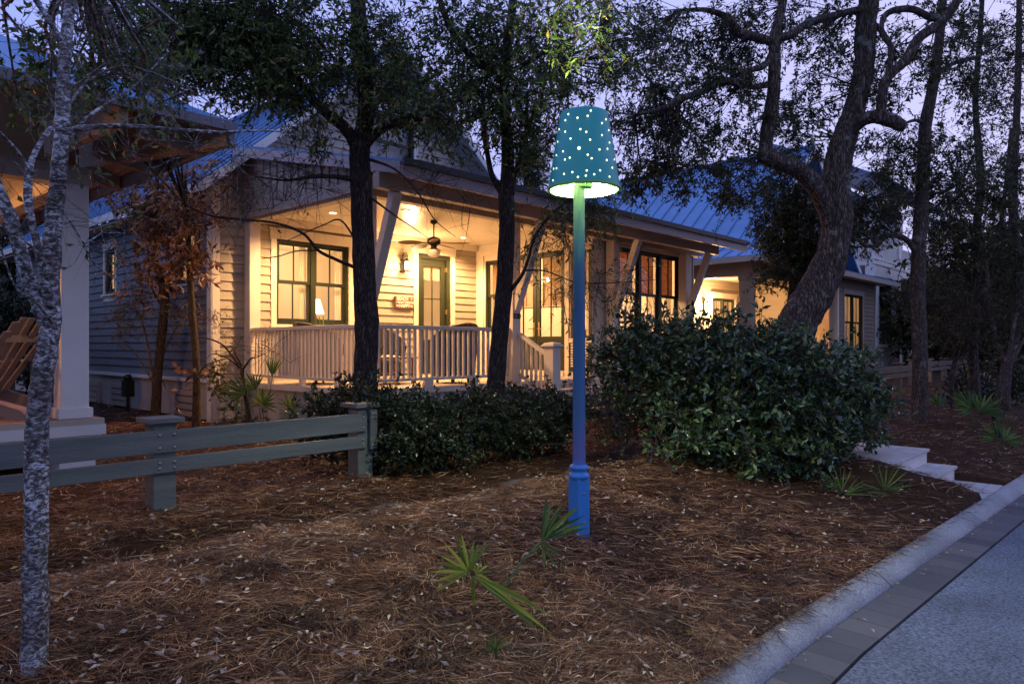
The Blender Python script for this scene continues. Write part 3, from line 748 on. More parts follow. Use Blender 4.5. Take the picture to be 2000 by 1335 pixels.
# ceiling fan
fn = thing('ceiling_fan', 'dark bronze ceiling fan with leaf blades and a white bowl under the porch ceiling', 'ceiling fan', (2.76,1.58,CL))
c = (2.76,1.58,CL)
g = MB(); g.lathe(c,[(.065,0),(.065,-.05),(.02,-.075),(.014,-.08),(.014,-.30),(.04,-.31)],16); build(g,'downrod',black_m,fn,smooth=True)
g = MB(); g.lathe(c,[(.05,-.31),(.12,-.34),(.13,-.40),(.12,-.44),(.06,-.47),(.055,-.52),(.11,-.54),(.125,-.55)],20); build(g,'motor',black_m,fn,smooth=True)
g = MB(); g.lathe(c,[(.135,-.555),(.135,-.575),(.11,-.64),(.06,-.68),(.01,-.69)],20); build(g,'bowl',paint('opal_glass',(.8,.72,.6),.3,.03,3,0),fn,smooth=True)
for k in range(5):
    a = R(72*k-58); ca, sa = math.cos(a), math.sin(a); g = MB()
    P = [(.13,.02),(.24,.035),(.34,.085),(.48,.105),(.60,.085),(.68,.03),(.69,0)]
    ring = [(r_,w) for r_,w in P]+[(r_,-w) for r_,w in P[::-1][1:]]
    g.poly([(c[0]+r_*ca-w*sa, c[1]+r_*sa+w*ca, c[2]-.43+w*.22-.03*(r_-.13)) for r_,w in ring],(0,0,.008)); build(g,'blade',fan_wood,fn)
for i,(u,v) in enumerate(((4.58,2.7),(1.03,2.28),(1.75,1.15))):
    t = thing('recessed_light', ('round downlight in the porch ceiling behind the fan','round downlight in the porch ceiling near the double window','round downlight in the porch ceiling in front of the fan')[i], 'ceiling light', (u,v,CL), group='porch ceiling lights')
    g = MB(); g.lathe((u,v,CL-.012),[(.085,.012),(.085,.0),(.062,.0),(.062,.011)],20,caps=False); build(g,'trim_ring',trimm,t)
    g = MB(); g.lathe((u,v,CL-.006),[(.061,.004),(.0605,.002),(.02,-.004)],20); build(g,'lens',emit('downlight',(1,.72,.4),18 if i<2 else 3),t)
    lo = light('downlight', 'SPOT', H(u,v,CL-.07), (420,420,150)[i], (1.0,.55,.24)); lo.data.spot_size = R(155); lo.data.spot_blend = .6; lo.data.shadow_soft_size = .06

# porch furniture
def barrel_chair(u, v, a, label, k=1.0):
    t = thing('wicker_chair', label, 'chair', (u,v,DK), group='dark wicker chairs on the porch')
    g = MB(); n_ = 26; o = 0
    for i in range(n_):
        f = i/(n_-1); an = a + R(-125+250*f); hgt = DK+.62+.40*math.sin(math.pi*f)**.8
        for (r_, z) in ((.36,DK+.12),(.41,DK+.5),(.44,hgt),(.40,hgt+.015),(.37,DK+.5),(.33,DK+.12)):
            w = .006 if i % 2 else -.006
            g.v.append((u+(r_+w)*math.cos(an), v+(r_+w)*math.sin(an), z))
    for i in range(n_-1):
        for j in range(6): g.f.append((i*6+j, i*6+(j+1)%6, (i+1)*6+(j+1)%6, (i+1)*6+j))
    build(g,'backrest',wicker_m,t)
    g = MB(); g.lathe((u,v,DK),[(.33,.10),(.35,.20),(.35,.34),(.30,.36)],20); build(g,'seat',wicker_m,t)
    g = MB(); g.lathe((u,v,DK+.36),[(.29,0),(.31,.04),(.28,.09),(.1,.10)],20); build(g,'cushion',paint('seat_cushion',(.62,.56,.48),.8,.1,6,.1),t,smooth=True)
    for q in range(4):
        g = MB(); an = a+R(45+90*q); g.tube([(u+.27*math.cos(an),v+.27*math.sin(an),DK),(u+.26*math.cos(an),v+.26*math.sin(an),DK+.12)],[.02,.024],8); build(g,'leg',wicker_m,t)
barrel_chair(.62,2.05,R(180),'dark round-backed wicker chair in front of the double window')
barrel_chair(2.28,2.45,R(100),'dark wicker chair with ribbed back beside the big dark tree trunk, under the sign')
barrel_chair(2.36,.62,R(-90),'dark wicker chair with rounded back against the railing under the fan')
t = thing('coffee_table','low brown slatted coffee table on the porch floor between the wicker chairs','table',(1.35,1.25,DK))
g = MB()
for k in range(6): g.box(.95,1.85,.95+.105*k,1.045+.105*k,DK+.42,DK+.45)
build(g,'tabletop',wood_m,t)
for (x,y) in ((1.0,1.0),(1.8,1.0),(1.0,1.5),(1.8,1.5)):
    g = MB(); g.box(x-.03,x+.03,y-.03,y+.03,DK,DK+.42); build(g,'leg',wood_m,t)
g = MB(); g.box(.98,1.82,1.0,1.5,DK+.14,DK+.17); build(g,'shelf',wood_m,t)
# table lamp inside
def table_lamp(u,v,z,label):
    t = thing('table_lamp', label, 'lamp', (u,v,z-.55))
    g = MB(); g.lathe((u,v,z-.55),[(.09,0),(.09,.02),(.03,.05),(.07,.16),(.08,.24),(.03,.32),(.012,.36),(.012,.5)],16); build(g,'stem',terracotta,t,smooth=True)
    m = emit('lit_lamp_shade',(1.0,.70,.42),2.6)
    g = MB(); g.lathe((u,v,z-.16),[(.17,0),(.085,.30)],24,caps=False); build(g,'lamp_shade',m,t,smooth=True)
table_lamp(1.95,4.3,2.10,'lit table lamp with white cone shade behind the double window')
t = thing('console_table','wooden console table inside the double window under the lamp','table',(2.0,4.3,DK))
g = MB(); g.box(1.5,2.6,4.1,4.5,1.50,1.54); build(g,'tabletop',wood_m,t)
for (x,y) in ((1.55,4.15),(2.55,4.15),(1.55,4.45),(2.55,4.45)):
    g = MB(); g.box(x-.025,x+.025,y-.025,y+.025,DK,1.50); build(g,'leg',wood_m,t)
t = thing('wooden_chest','orange-brown wooden chest seen through the french doors','chest',(7.2,1.1,DK))
g = MB(); g.box(7.0,7.4,.75,1.6,DK+.35,1.62); g.box(6.97,7.43,.72,1.63,1.62,1.66); build(g,'body',wood_m,t,bevel=.006)
for (x,y) in ((7.03,.8),(7.37,.8),(7.03,1.55),(7.37,1.55)):
    g = MB(); g.box(x-.03,x+.03,y-.03,y+.03,DK,DK+.35); build(g,'leg',wood_m,t)
t = thing('utility_meter','dark utility meter at the foot of the side wall behind the bronze-leaved tree','meter',(-.9,6.4,0))
g = MB(); g.tube([(-.9,6.4,-.05),(-.9,6.4,.5)],[.03,.03],8); build(g,'riser',black_m,t)
g = MB(); g.box(-.99,-.81,6.3,6.5,.3,.62); build(g,'housing',black_m,t,bevel=.01)
g = MB(); g.lathe((-.9,6.4,.62),[(.07,0),(.08,.05),(.05,.11),(.01,.12)],14); build(g,'dial',black_m,t,smooth=True)

# ------------------------------------------------------------------ house on the right
h2 = thing('metal_roofed_house', 'cottage with tall blue metal roof and warm lit corner porch, behind the big leaning oak', 'house', (13.8,.5,0))
F2, P2, L2, G2 = PL('F',3.5), PL('F',.3), PL('L',20.7), PL('F',1.0)
D2 = .6
w2 = (17.5,19.3,1.4,3.0); w3 = (21.5,23.6,1.1,3.2)
build(wall_mesh(F2, 13.9, 20.7, D2, 3.7, [w2]), 'wall', siding, h2)
window(h2, F2, *w2, units=2, cols=2, trim=trimm)
build(wall_mesh(L2, .3, 3.5, D2, 3.7), 'wall', siding, h2)
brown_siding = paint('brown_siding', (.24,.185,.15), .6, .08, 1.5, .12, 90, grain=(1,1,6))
build(wall_mesh(P2, 20.7, 25.2, -.1, 3.75, [w3]), 'front_wall', brown_siding, h2, label='unlit brown clapboard wall with a tall double window')
window(h2, P2, *w3, units=2, cols=2, sash=dark_sash, trim=trim_dull, blind=None)
build(wall_mesh(PL('L',13.9), 3.5, 12, 0, 3.8), 'side_wall', siding_shaded, h2)
g = MB(); g.box(20.66,20.82,.24,.296,-.05,3.72); g.box(20.64,20.697,.30,.5,-.05,3.72); build(g,'corner_board',trimm,h2)
g = MB(); g.box(25.06,25.22,.24,.296,-.05,3.72); build(g,'corner_board',trim_dull,h2)
beam2 = paint('ochre_beam', (.34,.24,.15), .55, .08, 2, .08, 60)
for (u,v) in ((13.95,.55),(18.0,.55),(20.4,.55)):
    g = MB(); g.box(u-.17,u+.17,v-.17,v+.17,D2,3.32); g.box(u-.2,u+.2,v-.2,v+.2,3.20,3.319); g.box(u-.2,u+.2,v-.2,v+.2,D2,D2+.2); build(g,'porch_column',beam2,h2,bevel=.006)
g = MB(); g.box(13.76,20.69,.38,.72,3.32,3.76); build(g,'porch_beam',beam2,h2)
g = MB(); g.box(13.76,14.1,.72,3.49,3.32,3.76); build(g,'porch_beam',beam2,h2)
g = MB(); g.box(13.8,20.7,.3,3.5,D2-.06,D2); build(g,'deck',deck_m,h2)
g = MB(); g.box(13.84,20.7,.34,.38,-.1,D2-.061); g.box(13.84,13.88,.38,3.5,-.1,D2-.061); build(g,'deck_skirt',skirt_m,h2)
g = MB(); g.box(14.1,20.69,.72,3.49,3.66,3.70); build(g,'porch_ceiling',ceil_m,h2)
# hipped porch roof
ze, zt = 3.80, 4.42
g = MB(); g.poly([(13.3,-.35,ze),(26.2,-.35,ze),(26.2,1.9,zt),(14.9,1.9,zt)],(0,0,.05)); g.poly([(13.3,-.35,ze),(14.9,1.9,zt),(14.9,12,zt),(13.3,12,ze)],(0,0,.05)); rf2 = build(g,'porch_roof',metal_roof,h2)
g = MB(); u = 13.7
while u < 26: 
    f = min(1,max(0,(u-13.3)/1.6)); g.poly([(u,-.34,ze+.05),(u,-.35+2.25*f,ze+.05+.62*f),(u,-.35+2.25*f,ze+.09+.62*f),(u,-.34,ze+.09)],(.025,0,0)); u += .45
v = .1
while v < 12:
    f = min(1,max(0,(v+.35)/2.25)); g.poly([(13.31,v,ze+.05),(13.3+1.6*f,v,ze+.05+.62*f),(13.3+1.6*f,v,ze+.09+.62*f),(13.31,v,ze+.09)],(0,.025,0)); v += .45
build(g,'roof_seam',metal_roof,rf2)
g = MB(); g.box(13.25,26.25,-.40,-.35,ze-.13,ze+.03); g.box(13.25,13.30,-.35,12,ze-.13,ze+.03); build(g,'eave_fascia',trim_dull,h2)
g = MB(); g.box(13.31,26.1,-.34,.37,ze-.06,ze-.03); g.box(13.31,13.75,.37,12,ze-.06,ze-.03); build(g,'soffit',trim_dull,h2)
gable_roof(h2, 19.3, 8.2, 14.1, 24.5, .81, .55, 17)
gp2 = gprof(19.3, 8.1, .81)
UW2 = (17.6,19.0,4.75,6.6)
g = wall_mesh(G2, 14.4, 24.3, 4.1, 8.05, [UW2], prof=gp2)
g.poly([(14.6,1.001,4.1),(UW2[0],1.001,4.1),(UW2[0],1.001,6.65)],(0,.1,0)); g.poly([(24.0,1.001,4.1),(UW2[1],1.001,4.1),(UW2[1],1.001,7.8),(19.3,1.001,8.05)],(0,.1,0)); g.box(UW2[0],UW2[1],1.0,1.1,4.1,UW2[2])
build(g,'gable_wall',siding_shaded,h2)
window(h2, G2, *UW2, units=1, cols=2, sash=dark_sash, trim=white_trim, curtain=False, head=False)
g = MB()
for ue in (14.1,24.5):
    zz = 8.2-.81*abs(ue-19.3); build(MB().poly([(19.3,.50,8.22),(ue,.50,zz+.02),(ue,.50,zz-.2),(19.3,.50,8.0)],(0,.045,0)),'rake_board',white_trim,h2)
room(h2, 13.95, 20.6, 3.66, 7.5, D2, 3.6, 45); room(h2, 20.9, 25.0, .46, 4, D2, 3.6, 22)
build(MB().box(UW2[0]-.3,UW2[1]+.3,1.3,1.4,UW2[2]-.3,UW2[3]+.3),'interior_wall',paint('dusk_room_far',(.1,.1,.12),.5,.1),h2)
lantern(16.85, 3.47, 2.74, 'bright lantern on the lit porch wall of the house behind the round bush', p=450, glow=emit('bright_lantern',(1,.70,.40),60))
t = thing('pendant_rod','thin dark pendant rod under the porch ceiling of the house behind the bush','pendant lamp',(16.3,1.9,3.66))
g = MB(); g.tube([(16.3,1.9,3.66),(16.3,1.9,2.75)],[.012,.012],6); build(g,'rod',black_m,t)
g = MB(); g.lathe((16.3,1.9,2.5),[(.16,0),(.14,.08),(.05,.22),(.02,.26)],16); build(g,'lamp_shade',black_m,t,smooth=True)

# ------------------------------------------------------------------ house on the left, near
h0 = thing('near_porch_house', 'neighbouring house at the left edge with a square lavender-white porch column and deep hipped eave', 'house', (-3.8,-.4,0))
cu_, cv_ = -3.78, -.34
g = MB(); g.box(cu_-.125,cu_+.125,cv_-.125,cv_+.125,.565,2.92); g.box(cu_-.155,cu_+.155,cv_-.155,cv_+.155,.566,.67); build(g,'porch_column',white_trim,h0,bevel=.006)
g = MB()
for u in (-6.2,-8.6):
    build(MB().box(u-.125,u+.125,cv_-.125,cv_+.125,.565,2.92),'porch_column',white_trim,h0,bevel=.006)
g = MB(); v = -.56
while v < 3.4: g.box(-11,-3.56,v,v+.118,.53,.565); v += .122
build(g,'deck',paint('brown_deck',(.26,.155,.09),.55,.15,5,.2,60,grain=(.5,6,1)),h0)
g = MB(); g.box(-11,-3.55,-.585,-.562,.505,.566); build(g,'deck_nosing',beam_m,h0)
g = MB(); g.box(-11,-3.54,-.60,-.56,.40,.504); build(g,'deck_fascia',white_trim,h0)
g = MB(); g.box(-11,-3.60,-.57,-.53,.29,.40); build(g,'deck_fascia',white_trim,h0)
g = MB()
for u in (-3.78,-4.9,-6.2,-7.8): build(MB().box(u-.16,u+.16,-.54,-.24,-.1,.29),'foundation_pier',white_trim,h0)
g = MB(); g.box(-3.60,-3.56,-.52,3.4,.29,.50); build(g,'deck_skirt',white_trim,h0)
eave_m = paint('brown_eave', (.30,.20,.125), .6, .1, 3, .08, 60); edge_m = paint('grey_edge', (.13,.13,.17), .5, .1, 3, .05)
fz = 3.02
g = MB(); g.box(-11,-3.62,-.45,-.23,2.92,3.10); build(g,'porch_beam',beam_m,h0)
g = MB(); g.box(-3.86,-3.68,-.22,3.4,2.92,3.10); build(g,'porch_beam',beam_m,h0)
# hipped roof with deep eaves
E0 = (-3.15,-2.49)
rz = .52
g = MB()
up = fz+.20
g.poly([(-12,E0[1],up),(E0[0],E0[1],up),(E0[0]-3.2,E0[1]+3.2,up+3.2*rz),(-12,E0[1]+3.2,up+3.2*rz)],(0,0,.05))
g.poly([(E0[0],E0[1],up),(E0[0],9.5,up),(E0[0]-3.2,9.5,up+3.2*rz),(E0[0]-3.2,E0[1]+3.2,up+3.2*rz)],(0,0,.05))
r0 = build(g,'roof',metal_roof,h0)
g = MB()
g.poly([(-12,E0[1]+.02,up-.03),(E0[0]-.03,E0[1]+.02,up-.03),(E0[0]-3.2,E0[1]+3.17,up-.03+3.15*rz),(-12,E0[1]+3.17,up-.03+3.15*rz)],(0,0,.02))
g.poly([(E0[0]-.03,E0[1]+.05,up-.035),(E0[0]-.03,9.4,up-.035),(E0[0]-3.2,9.4,up-.035+3.15*rz),(E0[0]-3.2,E0[1]+3.2,up-.035+3.15*rz)],(0,0,.02))
build(g,'soffit',eave_m,h0)
g = MB(); u = -3.6
while u > -12:
    f = min(3.2, E0[0]-u); g.poly([(u,E0[1],up+.05),(u,E0[1]+f,up+.05+f*rz),(u,E0[1]+f,up+.09+f*rz),(u,E0[1],up+.09)],(.025,0,0)); u -= .42
v = -2.1
while v < 9.4:
    f = min(3.2, v-E0[1]); g.poly([(E0[0],v,up+.05),(E0[0]-f,v,up+.05+f*rz),(E0[0]-f,v,up+.09+f*rz),(E0[0],v,up+.09)],(0,.025,0)); v += .42
build(g,'roof_seam',metal_roof,r0)
g = MB(); g.box(-12,E0[0]+.04,E0[1]-.05,E0[1]-.005,up-.05,up+.03); build(g,'eave_fascia',edge_m,h0)
g = MB(); g.box(E0[0]-.005,E0[0]+.04,E0[1],9.5,fz+.05,up+.03); build(g,'eave_fascia',edge_m,h0)
g = MB()
for k in range(8):
    v = E0[1]+.5+1.05*k; w_ = min(3.0, v-E0[1]+.0); build(MB().poly([(E0[0]-.02,v,fz+.02),(E0[0]-.60,v,fz+.1),(E0[0]-.60,v,up+.25),(E0[0]-.02,v,up-.01)],(0,.07,0)),'rafter',eave_m,h0)
for k in range(7):
    u = E0[0]-.9-1.05*k; build(MB().poly([(u,E0[1]+.02,fz+.02),(u,-.46,fz+.12),(u,-.46,up+.9),(u,E0[1]+.02,up-.01)],(.07,0,0)),'rafter',eave_m,h0)
g.poly([(E0[0]-.03,E0[1]+.03,fz+.03),(-3.7,-.3,fz+.1),(-3.7,-.3,up+.5),(E0[0]-.03,E0[1]+.03,up-.01)],(.07,.03,0))
build(g,'rafter',eave_m,h0)
g = MB(); g.box(-11,-3.7,-.2,3.4,3.05,3.08); build(g,'porch_ceiling',ceil_m,h0)
build(wall_mesh(PL('F',3.4), -11, -3.7, .5, 3.1, [(-6.6,-5.6,1.4,2.7)]), 'wall', siding_shaded, h0)
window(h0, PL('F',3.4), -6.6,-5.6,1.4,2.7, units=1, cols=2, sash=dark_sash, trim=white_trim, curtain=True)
build(wall_mesh(PL('R',-3.7), 3.4, 9.3, 0, 3.05), 'side_wall', siding_shaded, h0)
room(h0, -8, -4.2, 3.56, 6, .5, 3.0, 14)
light('porch_glow','POINT',H(-5.9,1.0,2.75),120,(1.0,.45,.16),.12)
t = thing('porch_ceiling_light','round lit ceiling light under the left porch roof','ceiling light',(-5.9,1.0,3.05))
g = MB(); g.lathe((-5.9,1.0,3.05),[(.15,0),(.15,-.03),(.12,-.035)],18); build(g,'canopy',black_m,t)
g = MB(); g.lathe((-5.9,1.0,3.01),[(.11,0),(.10,-.05),(.05,-.08),(.01,-.09)],18); build(g,'glass_bowl',frosted,t,smooth=True)
# adirondack chair on that porch
t = thing('adirondack_chair','brown adirondack chair with slanted slat back on the left porch floor','chair',(-4.42,.33,.565))
def AC(x,y,z): # chair frame: x along seat toward the front (to the left of the picture)
    a = R(133); return (-4.42+x*math.cos(a)-y*math.sin(a), .33+x*math.sin(a)+y*math.cos(a), .565+z)
for k in range(6):
    y = -.27+.108*k; hgt = 1.02-.012*abs(k-2.5)**2*2
    g = MB(); a_, b_ = Vector(AC(-.05,y,.24)), Vector(AC(-.50,y*1.12,hgt)); g.beam(a_,b_,.088,.02,up=Vector(AC(1,0,0))-Vector(AC(0,0,0))); build(g,'back_slat',adir_m,t,bevel=.004)
for y in (-.30,.30):
    g = MB(); g.poly([AC(-.75,y-.012,0.0),AC(-.60,y-.012,0),AC(.45,y-.012,.28),AC(.48,y-.012,.40),AC(.30,y-.012,.42),AC(-.1,y-.012,.26),AC(-.62,y-.012,.10)],Vector(AC(0,.024,0))-Vector(AC(0,0,0))); build(g,'side_rail',adir_m,t)
    g = MB(); g.beam(AC(.38,y,0),AC(.38,y,.56),.09,.03,up=Vector(AC(0,1,0))-Vector(AC(0,0,0))); build(g,'leg',adir_m,t)
    g = MB(); g.beam(AC(.46,y*1.1,.575),AC(-.45,y*1.1,.575),.13,.022); build(g,'armrest',adir_m,t,bevel=.004)
    g = MB(); g.beam(AC(-.36,y,0.1),AC(-.36,y,.56),.07,.025,up=Vector(AC(0,1,0))-Vector(AC(0,0,0))); build(g,'leg',adir_m,t)
for k in range(5):
    f = k/4; g = MB(); g.beam(AC(-.02+.42*f,-.30,.27+.15*f),AC(-.02+.42*f,.30,.27+.15*f),.085,.02); build(g,'seat_slat',adir_m,t)
g = MB(); g.beam(AC(-.40,-.34,.80),AC(-.40,.34,.80),.03,.07); build(g,'back_rail',adir_m,t)

# ------------------------------------------------------------------ pale house far right with upper balcony
h3 = thing('balcony_house', 'pale two-storey house with white columns and an upper balcony, far right behind the trees', 'house', (35,3,0))
pale = paint('pale_siding',(.70,.74,.82),.6,.06,1,.08,60)
P3 = PL('F',5.5)
ow = [(37.0,38.0,1.6,3.4),(40.4,41.4,1.6,3.4),(37.6,38.6,6.6,8.6),(41.0,42.0,6.6,8.6)]
build(wall_mesh(P3, 34, 50, 0, 10.5, ow, clap=.22),'wall',pale,h3)
for o_ in ow: window(h3, P3, *o_, units=1, cols=3, rows=2, sash=white_trim, trim=white_trim, curtain=False, head=False)
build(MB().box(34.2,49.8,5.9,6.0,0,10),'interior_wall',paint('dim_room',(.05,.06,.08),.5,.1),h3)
build(wall_mesh(PL('L',34), 5.5, 16, 0, 10.5, clap=.22),'side_wall',pale,h3)
for u in (34.6,38.9,43.4,47.8):
    g = MB(); g.box(u-.22,u+.22,2.8,3.24,0,4.9); g.box(u-.2,u+.2,2.82,3.22,6.2,9.6); build(g,'porch_column',white_trim,h3)
g = MB(); g.box(34,50,2.7,5.5,1.2,1.35); build(g,'porch_floor',white_trim,h3)
g = MB(); g.box(34.1,50,2.85,2.9,0,1.2)
u = 34.3
while u < 50: g.box(u,u+.03,2.83,2.85,0,1.2); u += .25
build(g,'deck_skirt',skirt_m,h3)
g = MB(); g.box(34,50,2.75,3.25,4.9,5.5); g.box(34,50,2.7,5.5,5.5,5.7); build(g,'balcony_floor',white_trim,h3)
g = MB(); g.box(34.1,50,2.9,2.98,6.75,6.83); g.box(34.1,50,2.9,2.98,5.85,5.9); rl3 = build(g,'balcony_railing',white_trim,h3)
g = MB(); u = 34.2
while u < 50: g.box(u,u+.06,2.91,2.97,5.9,6.75); u += .17
build(g,'balustrade',white_trim,rl3)
g = MB(); g.poly([(33.2,2.0,9.7),(51,2.0,9.7),(51,9,13),(33.2,9,13)],(0,0,.1)); build(g,'roof',metal_roof,h3)
# a small orange-lit house wall far beyond
h4 = thing('distant_cottage','small pale cottage with lit windows far beyond the fence at the right edge','house',(50,1,0))
ow = [(51,52.2,1.2,2.6),(53.6,54.8,1.2,2.6),(56,57.2,1.2,2.6)]
build(wall_mesh(PL('F',1), 49, 60, 0, 4, ow, clap=.25),'wall',pale,h4)
for o_ in ow: window(h4, PL('F',1), *o_, units=1, cols=2, sash=white_trim, trim=None, curtain=False)
g = MB(); g.box(49.2,59.8,1.6,1.7,.5,3.9); build(g,'lit_room',emit('lit_far_room',(1,.55,.3),.9),h4)
g = MB(); g.poly([(48.5,.4,4),(60.5,.4,4),(60.5,5,6.5),(48.5,5,6.5)],(0,0,.1)); build(g,'roof',metal_roof,h4)

# ------------------------------------------------------------------ fences
def bolts(g, pl, pts, n0):
    for (a,z) in pts:
        c = Vector(pl.pt(a,z,n0)); k = 8; o = len(g.v)
        for rr, nn in ((.014,0),(.012,.006),(.005,.011)):
            for i in range(k):
                t = 2*math.pi*i/k; g.v.append(pl.pt(a+rr*math.cos(t), z+rr*math.sin(t), n0+nn))
        for j in range(2):
            for i in range(k): g.f.append((o+j*k+i,o+j*k+(i+1)%k,o+(j+1)*k+(i+1)%k,o+(j+1)*k+i))
        g.f.append(tuple(o+2*k+i for i in range(k)))
def fence(label, us, v0, dz=0.0, m=fence_m, end=True, start=0):
    pl = PL('F', v0-.085)
    t = thing('two_rail_fence', label, 'fence', (us[0],v0,0), group='low two-rail fences along the lawn')
    for i, u in enumerate(us):
        g = MB(); g.box(u-.085,u+.085,v0-.085,v0+.085,-.25,.70+dz); pp = build(g,'post',m,t,bevel=.005)
        g = MB(); g.box(u-.135,u+.135,v0-.135,v0+.135,.701+dz,.742+dz); build(g,'cap',m,pp,bevel=.005)
    e0, e1 = us[0]-start, us[-1]+(.0 if end else .4)
    for i, (lo,hi) in enumerate(((.478,.648),(.322,.436))):
        xs = [e0]+[u for u in us if e0 < u < e1]+[e1]
        g = MB(); pl.box(g, e0, e1-.01, lo+dz, hi+dz, .0, .04); rr = build(g,'rail',m,t,bevel=.004)
        gb = MB(); P = []
        for u in us:
            for q in (-.055,.055):
                if e0 < u+q < e1-.03: P += [(u+q,lo+dz+.035),(u+q,hi+dz-.035)]
        bolts(gb, pl, P, .0405); build(gb,'bolt',bolt_m,rr,smooth=False)
    if end:
        u = us[-1]; g = MB(); pl.box(g,u+.02,u+.10,.30+dz,.68+dz,.0,.055); eb = build(g,'end_board',m,t,bevel=.004)
        gb = MB(); bolts(gb,pl,[(u+.045,.64+dz),(u+.045,.34+dz),(u+.08,.64+dz),(u+.08,.34+dz)],.0555); build(gb,'bolt',bolt_m,eb)
    return t
fence('grey two-rail wooden fence with capped posts in the foreground left of the lamp post', [-7.65,-5.75,-3.85,-1.98], -2.77, start=.5)
fence('grey two-rail fence half hidden inside the dark hedge below the porch railing', [.35,2.3], -2.77, start=1.95)
fence('brown two-rail fence section right behind the round bush beside the slender tree trunk', [12.6,14.6,16.6,18.7], -2.77, dz=.06, m=paint('fence_brown',(.16,.105,.075),.55,.1,3,.1,50), start=.2)
fence('distant two-rail fence section between thin trunks at the right edge', [19.6,21.8,24.0,26.3,28.6], -2.4, dz=.1, m=paint('fence_far',(.17,.14,.12),.55,.1,3,.1,50), end=False)

# ------------------------------------------------------------------ the lamp
lb = px(1131,1055,5.05)
LX, LY, LZ = lb.x, lb.y, lb.z
lamp = thing('street_lamp', 'tall blue pole lamp with teal perforated shade on the pine straw bed', 'lamp', (LX,LY,LZ), frame='W')
mp_, n, l, b = newmat('pole_paint_lamplit')  # lamp light put into the pole colour: pale green near the shade, navy below
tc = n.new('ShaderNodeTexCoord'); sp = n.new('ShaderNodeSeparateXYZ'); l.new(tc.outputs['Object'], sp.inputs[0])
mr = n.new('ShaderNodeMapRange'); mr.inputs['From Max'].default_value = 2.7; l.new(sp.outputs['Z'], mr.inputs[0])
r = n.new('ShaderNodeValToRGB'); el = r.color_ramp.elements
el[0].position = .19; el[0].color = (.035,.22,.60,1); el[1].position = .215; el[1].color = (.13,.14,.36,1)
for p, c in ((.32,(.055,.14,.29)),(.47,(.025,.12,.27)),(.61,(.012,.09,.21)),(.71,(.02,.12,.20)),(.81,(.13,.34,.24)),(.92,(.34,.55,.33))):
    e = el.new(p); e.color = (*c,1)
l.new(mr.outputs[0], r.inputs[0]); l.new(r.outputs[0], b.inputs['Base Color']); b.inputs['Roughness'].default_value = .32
g = MB(); k = .054
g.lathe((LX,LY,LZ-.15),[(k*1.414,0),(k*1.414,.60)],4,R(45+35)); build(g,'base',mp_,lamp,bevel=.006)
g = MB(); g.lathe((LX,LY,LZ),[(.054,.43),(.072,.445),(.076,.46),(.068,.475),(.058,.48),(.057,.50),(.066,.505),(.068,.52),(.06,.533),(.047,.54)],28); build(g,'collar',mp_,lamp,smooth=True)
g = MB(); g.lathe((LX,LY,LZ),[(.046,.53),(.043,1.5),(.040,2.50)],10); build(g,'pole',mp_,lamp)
g = MB(); ca, sa = math.cos(R(35-90)), math.sin(R(35-90)); 
for zz in (.14,.34): g.lathe((LX+ca*.054,LY+sa*.054,LZ+zz),[(.008,-.006),(.010,0),(.008,.006)],8)
build(g,'bolt',bolt_m,lamp)
SB, ST = 2.47, 3.00
SX = LX+.035
def rad(z): return .254 + (.168-.254)*(z-SB)/(ST-SB)
teal, n, l, b = newmat('teal_enamel')
b.inputs['Base Color'].default_value = (.012,.33,.30,1); b.inputs['Roughness'].default_value = .38
no = n.new('ShaderNodeTexNoise'); no.inputs['Scale'].default_value = 4; mr = n.new('ShaderNodeMapRange'); mr.inputs['To Min'].default_value = .3; mr.inputs['To Max'].default_value = .5; l.new(no.outputs[0], mr.inputs[0]); l.new(mr.outputs[0], b.inputs['Roughness'])
inner = paint('shade_lining',(.82,.86,.72),.5,.02,3,0)
g = MB(); g.lathe((SX,LY,LZ),[(rad(SB)-.006,SB),(rad(SB)+.004,SB-.004),(rad(SB)+.006,SB+.008),(rad(SB+.02),SB+.02),(rad(ST),ST),(rad(ST)-.006,ST+.003)],64,caps=False); shd = build(g,'lamp_shade',teal,lamp,smooth=True)
g = MB(); g.lathe((SX,LY,LZ),[(rad(SB)-.0062,SB),(rad(ST)-.0062,ST)],64,caps=False); build(g,'lining',inner,shd,smooth=True)
g = MB()
for a in (0.1, math.pi/2+.1, math.pi+.1, 1.5*math.pi+.1):
    g.beam((SX,LY,LZ+SB+.03),(SX+.236*math.cos(a),LY+.236*math.sin(a),LZ+SB+.03),.008,.012)
g.lathe((SX,LY,LZ),[(rad(SB)+.004,SB-.012),(rad(SB)+.009,SB-.004),(rad(SB)+.006,SB+.010),(rad(SB)-.012,SB+.008),(rad(SB)-.014,SB-.008),(rad(SB)+.004,SB-.012)],64,caps=False)
build(g,'spider_bar',paint('bar_green',(.16,.42,.10),.4,.1),shd)
g = MB(); g.lathe((SX,LY,LZ),[(.058,2.482),(.060,2.488),(.058,2.53),(.03,2.57)],20); build(g,'socket',paint('socket_green',(.22,.45,.16),.4,.1),lamp)
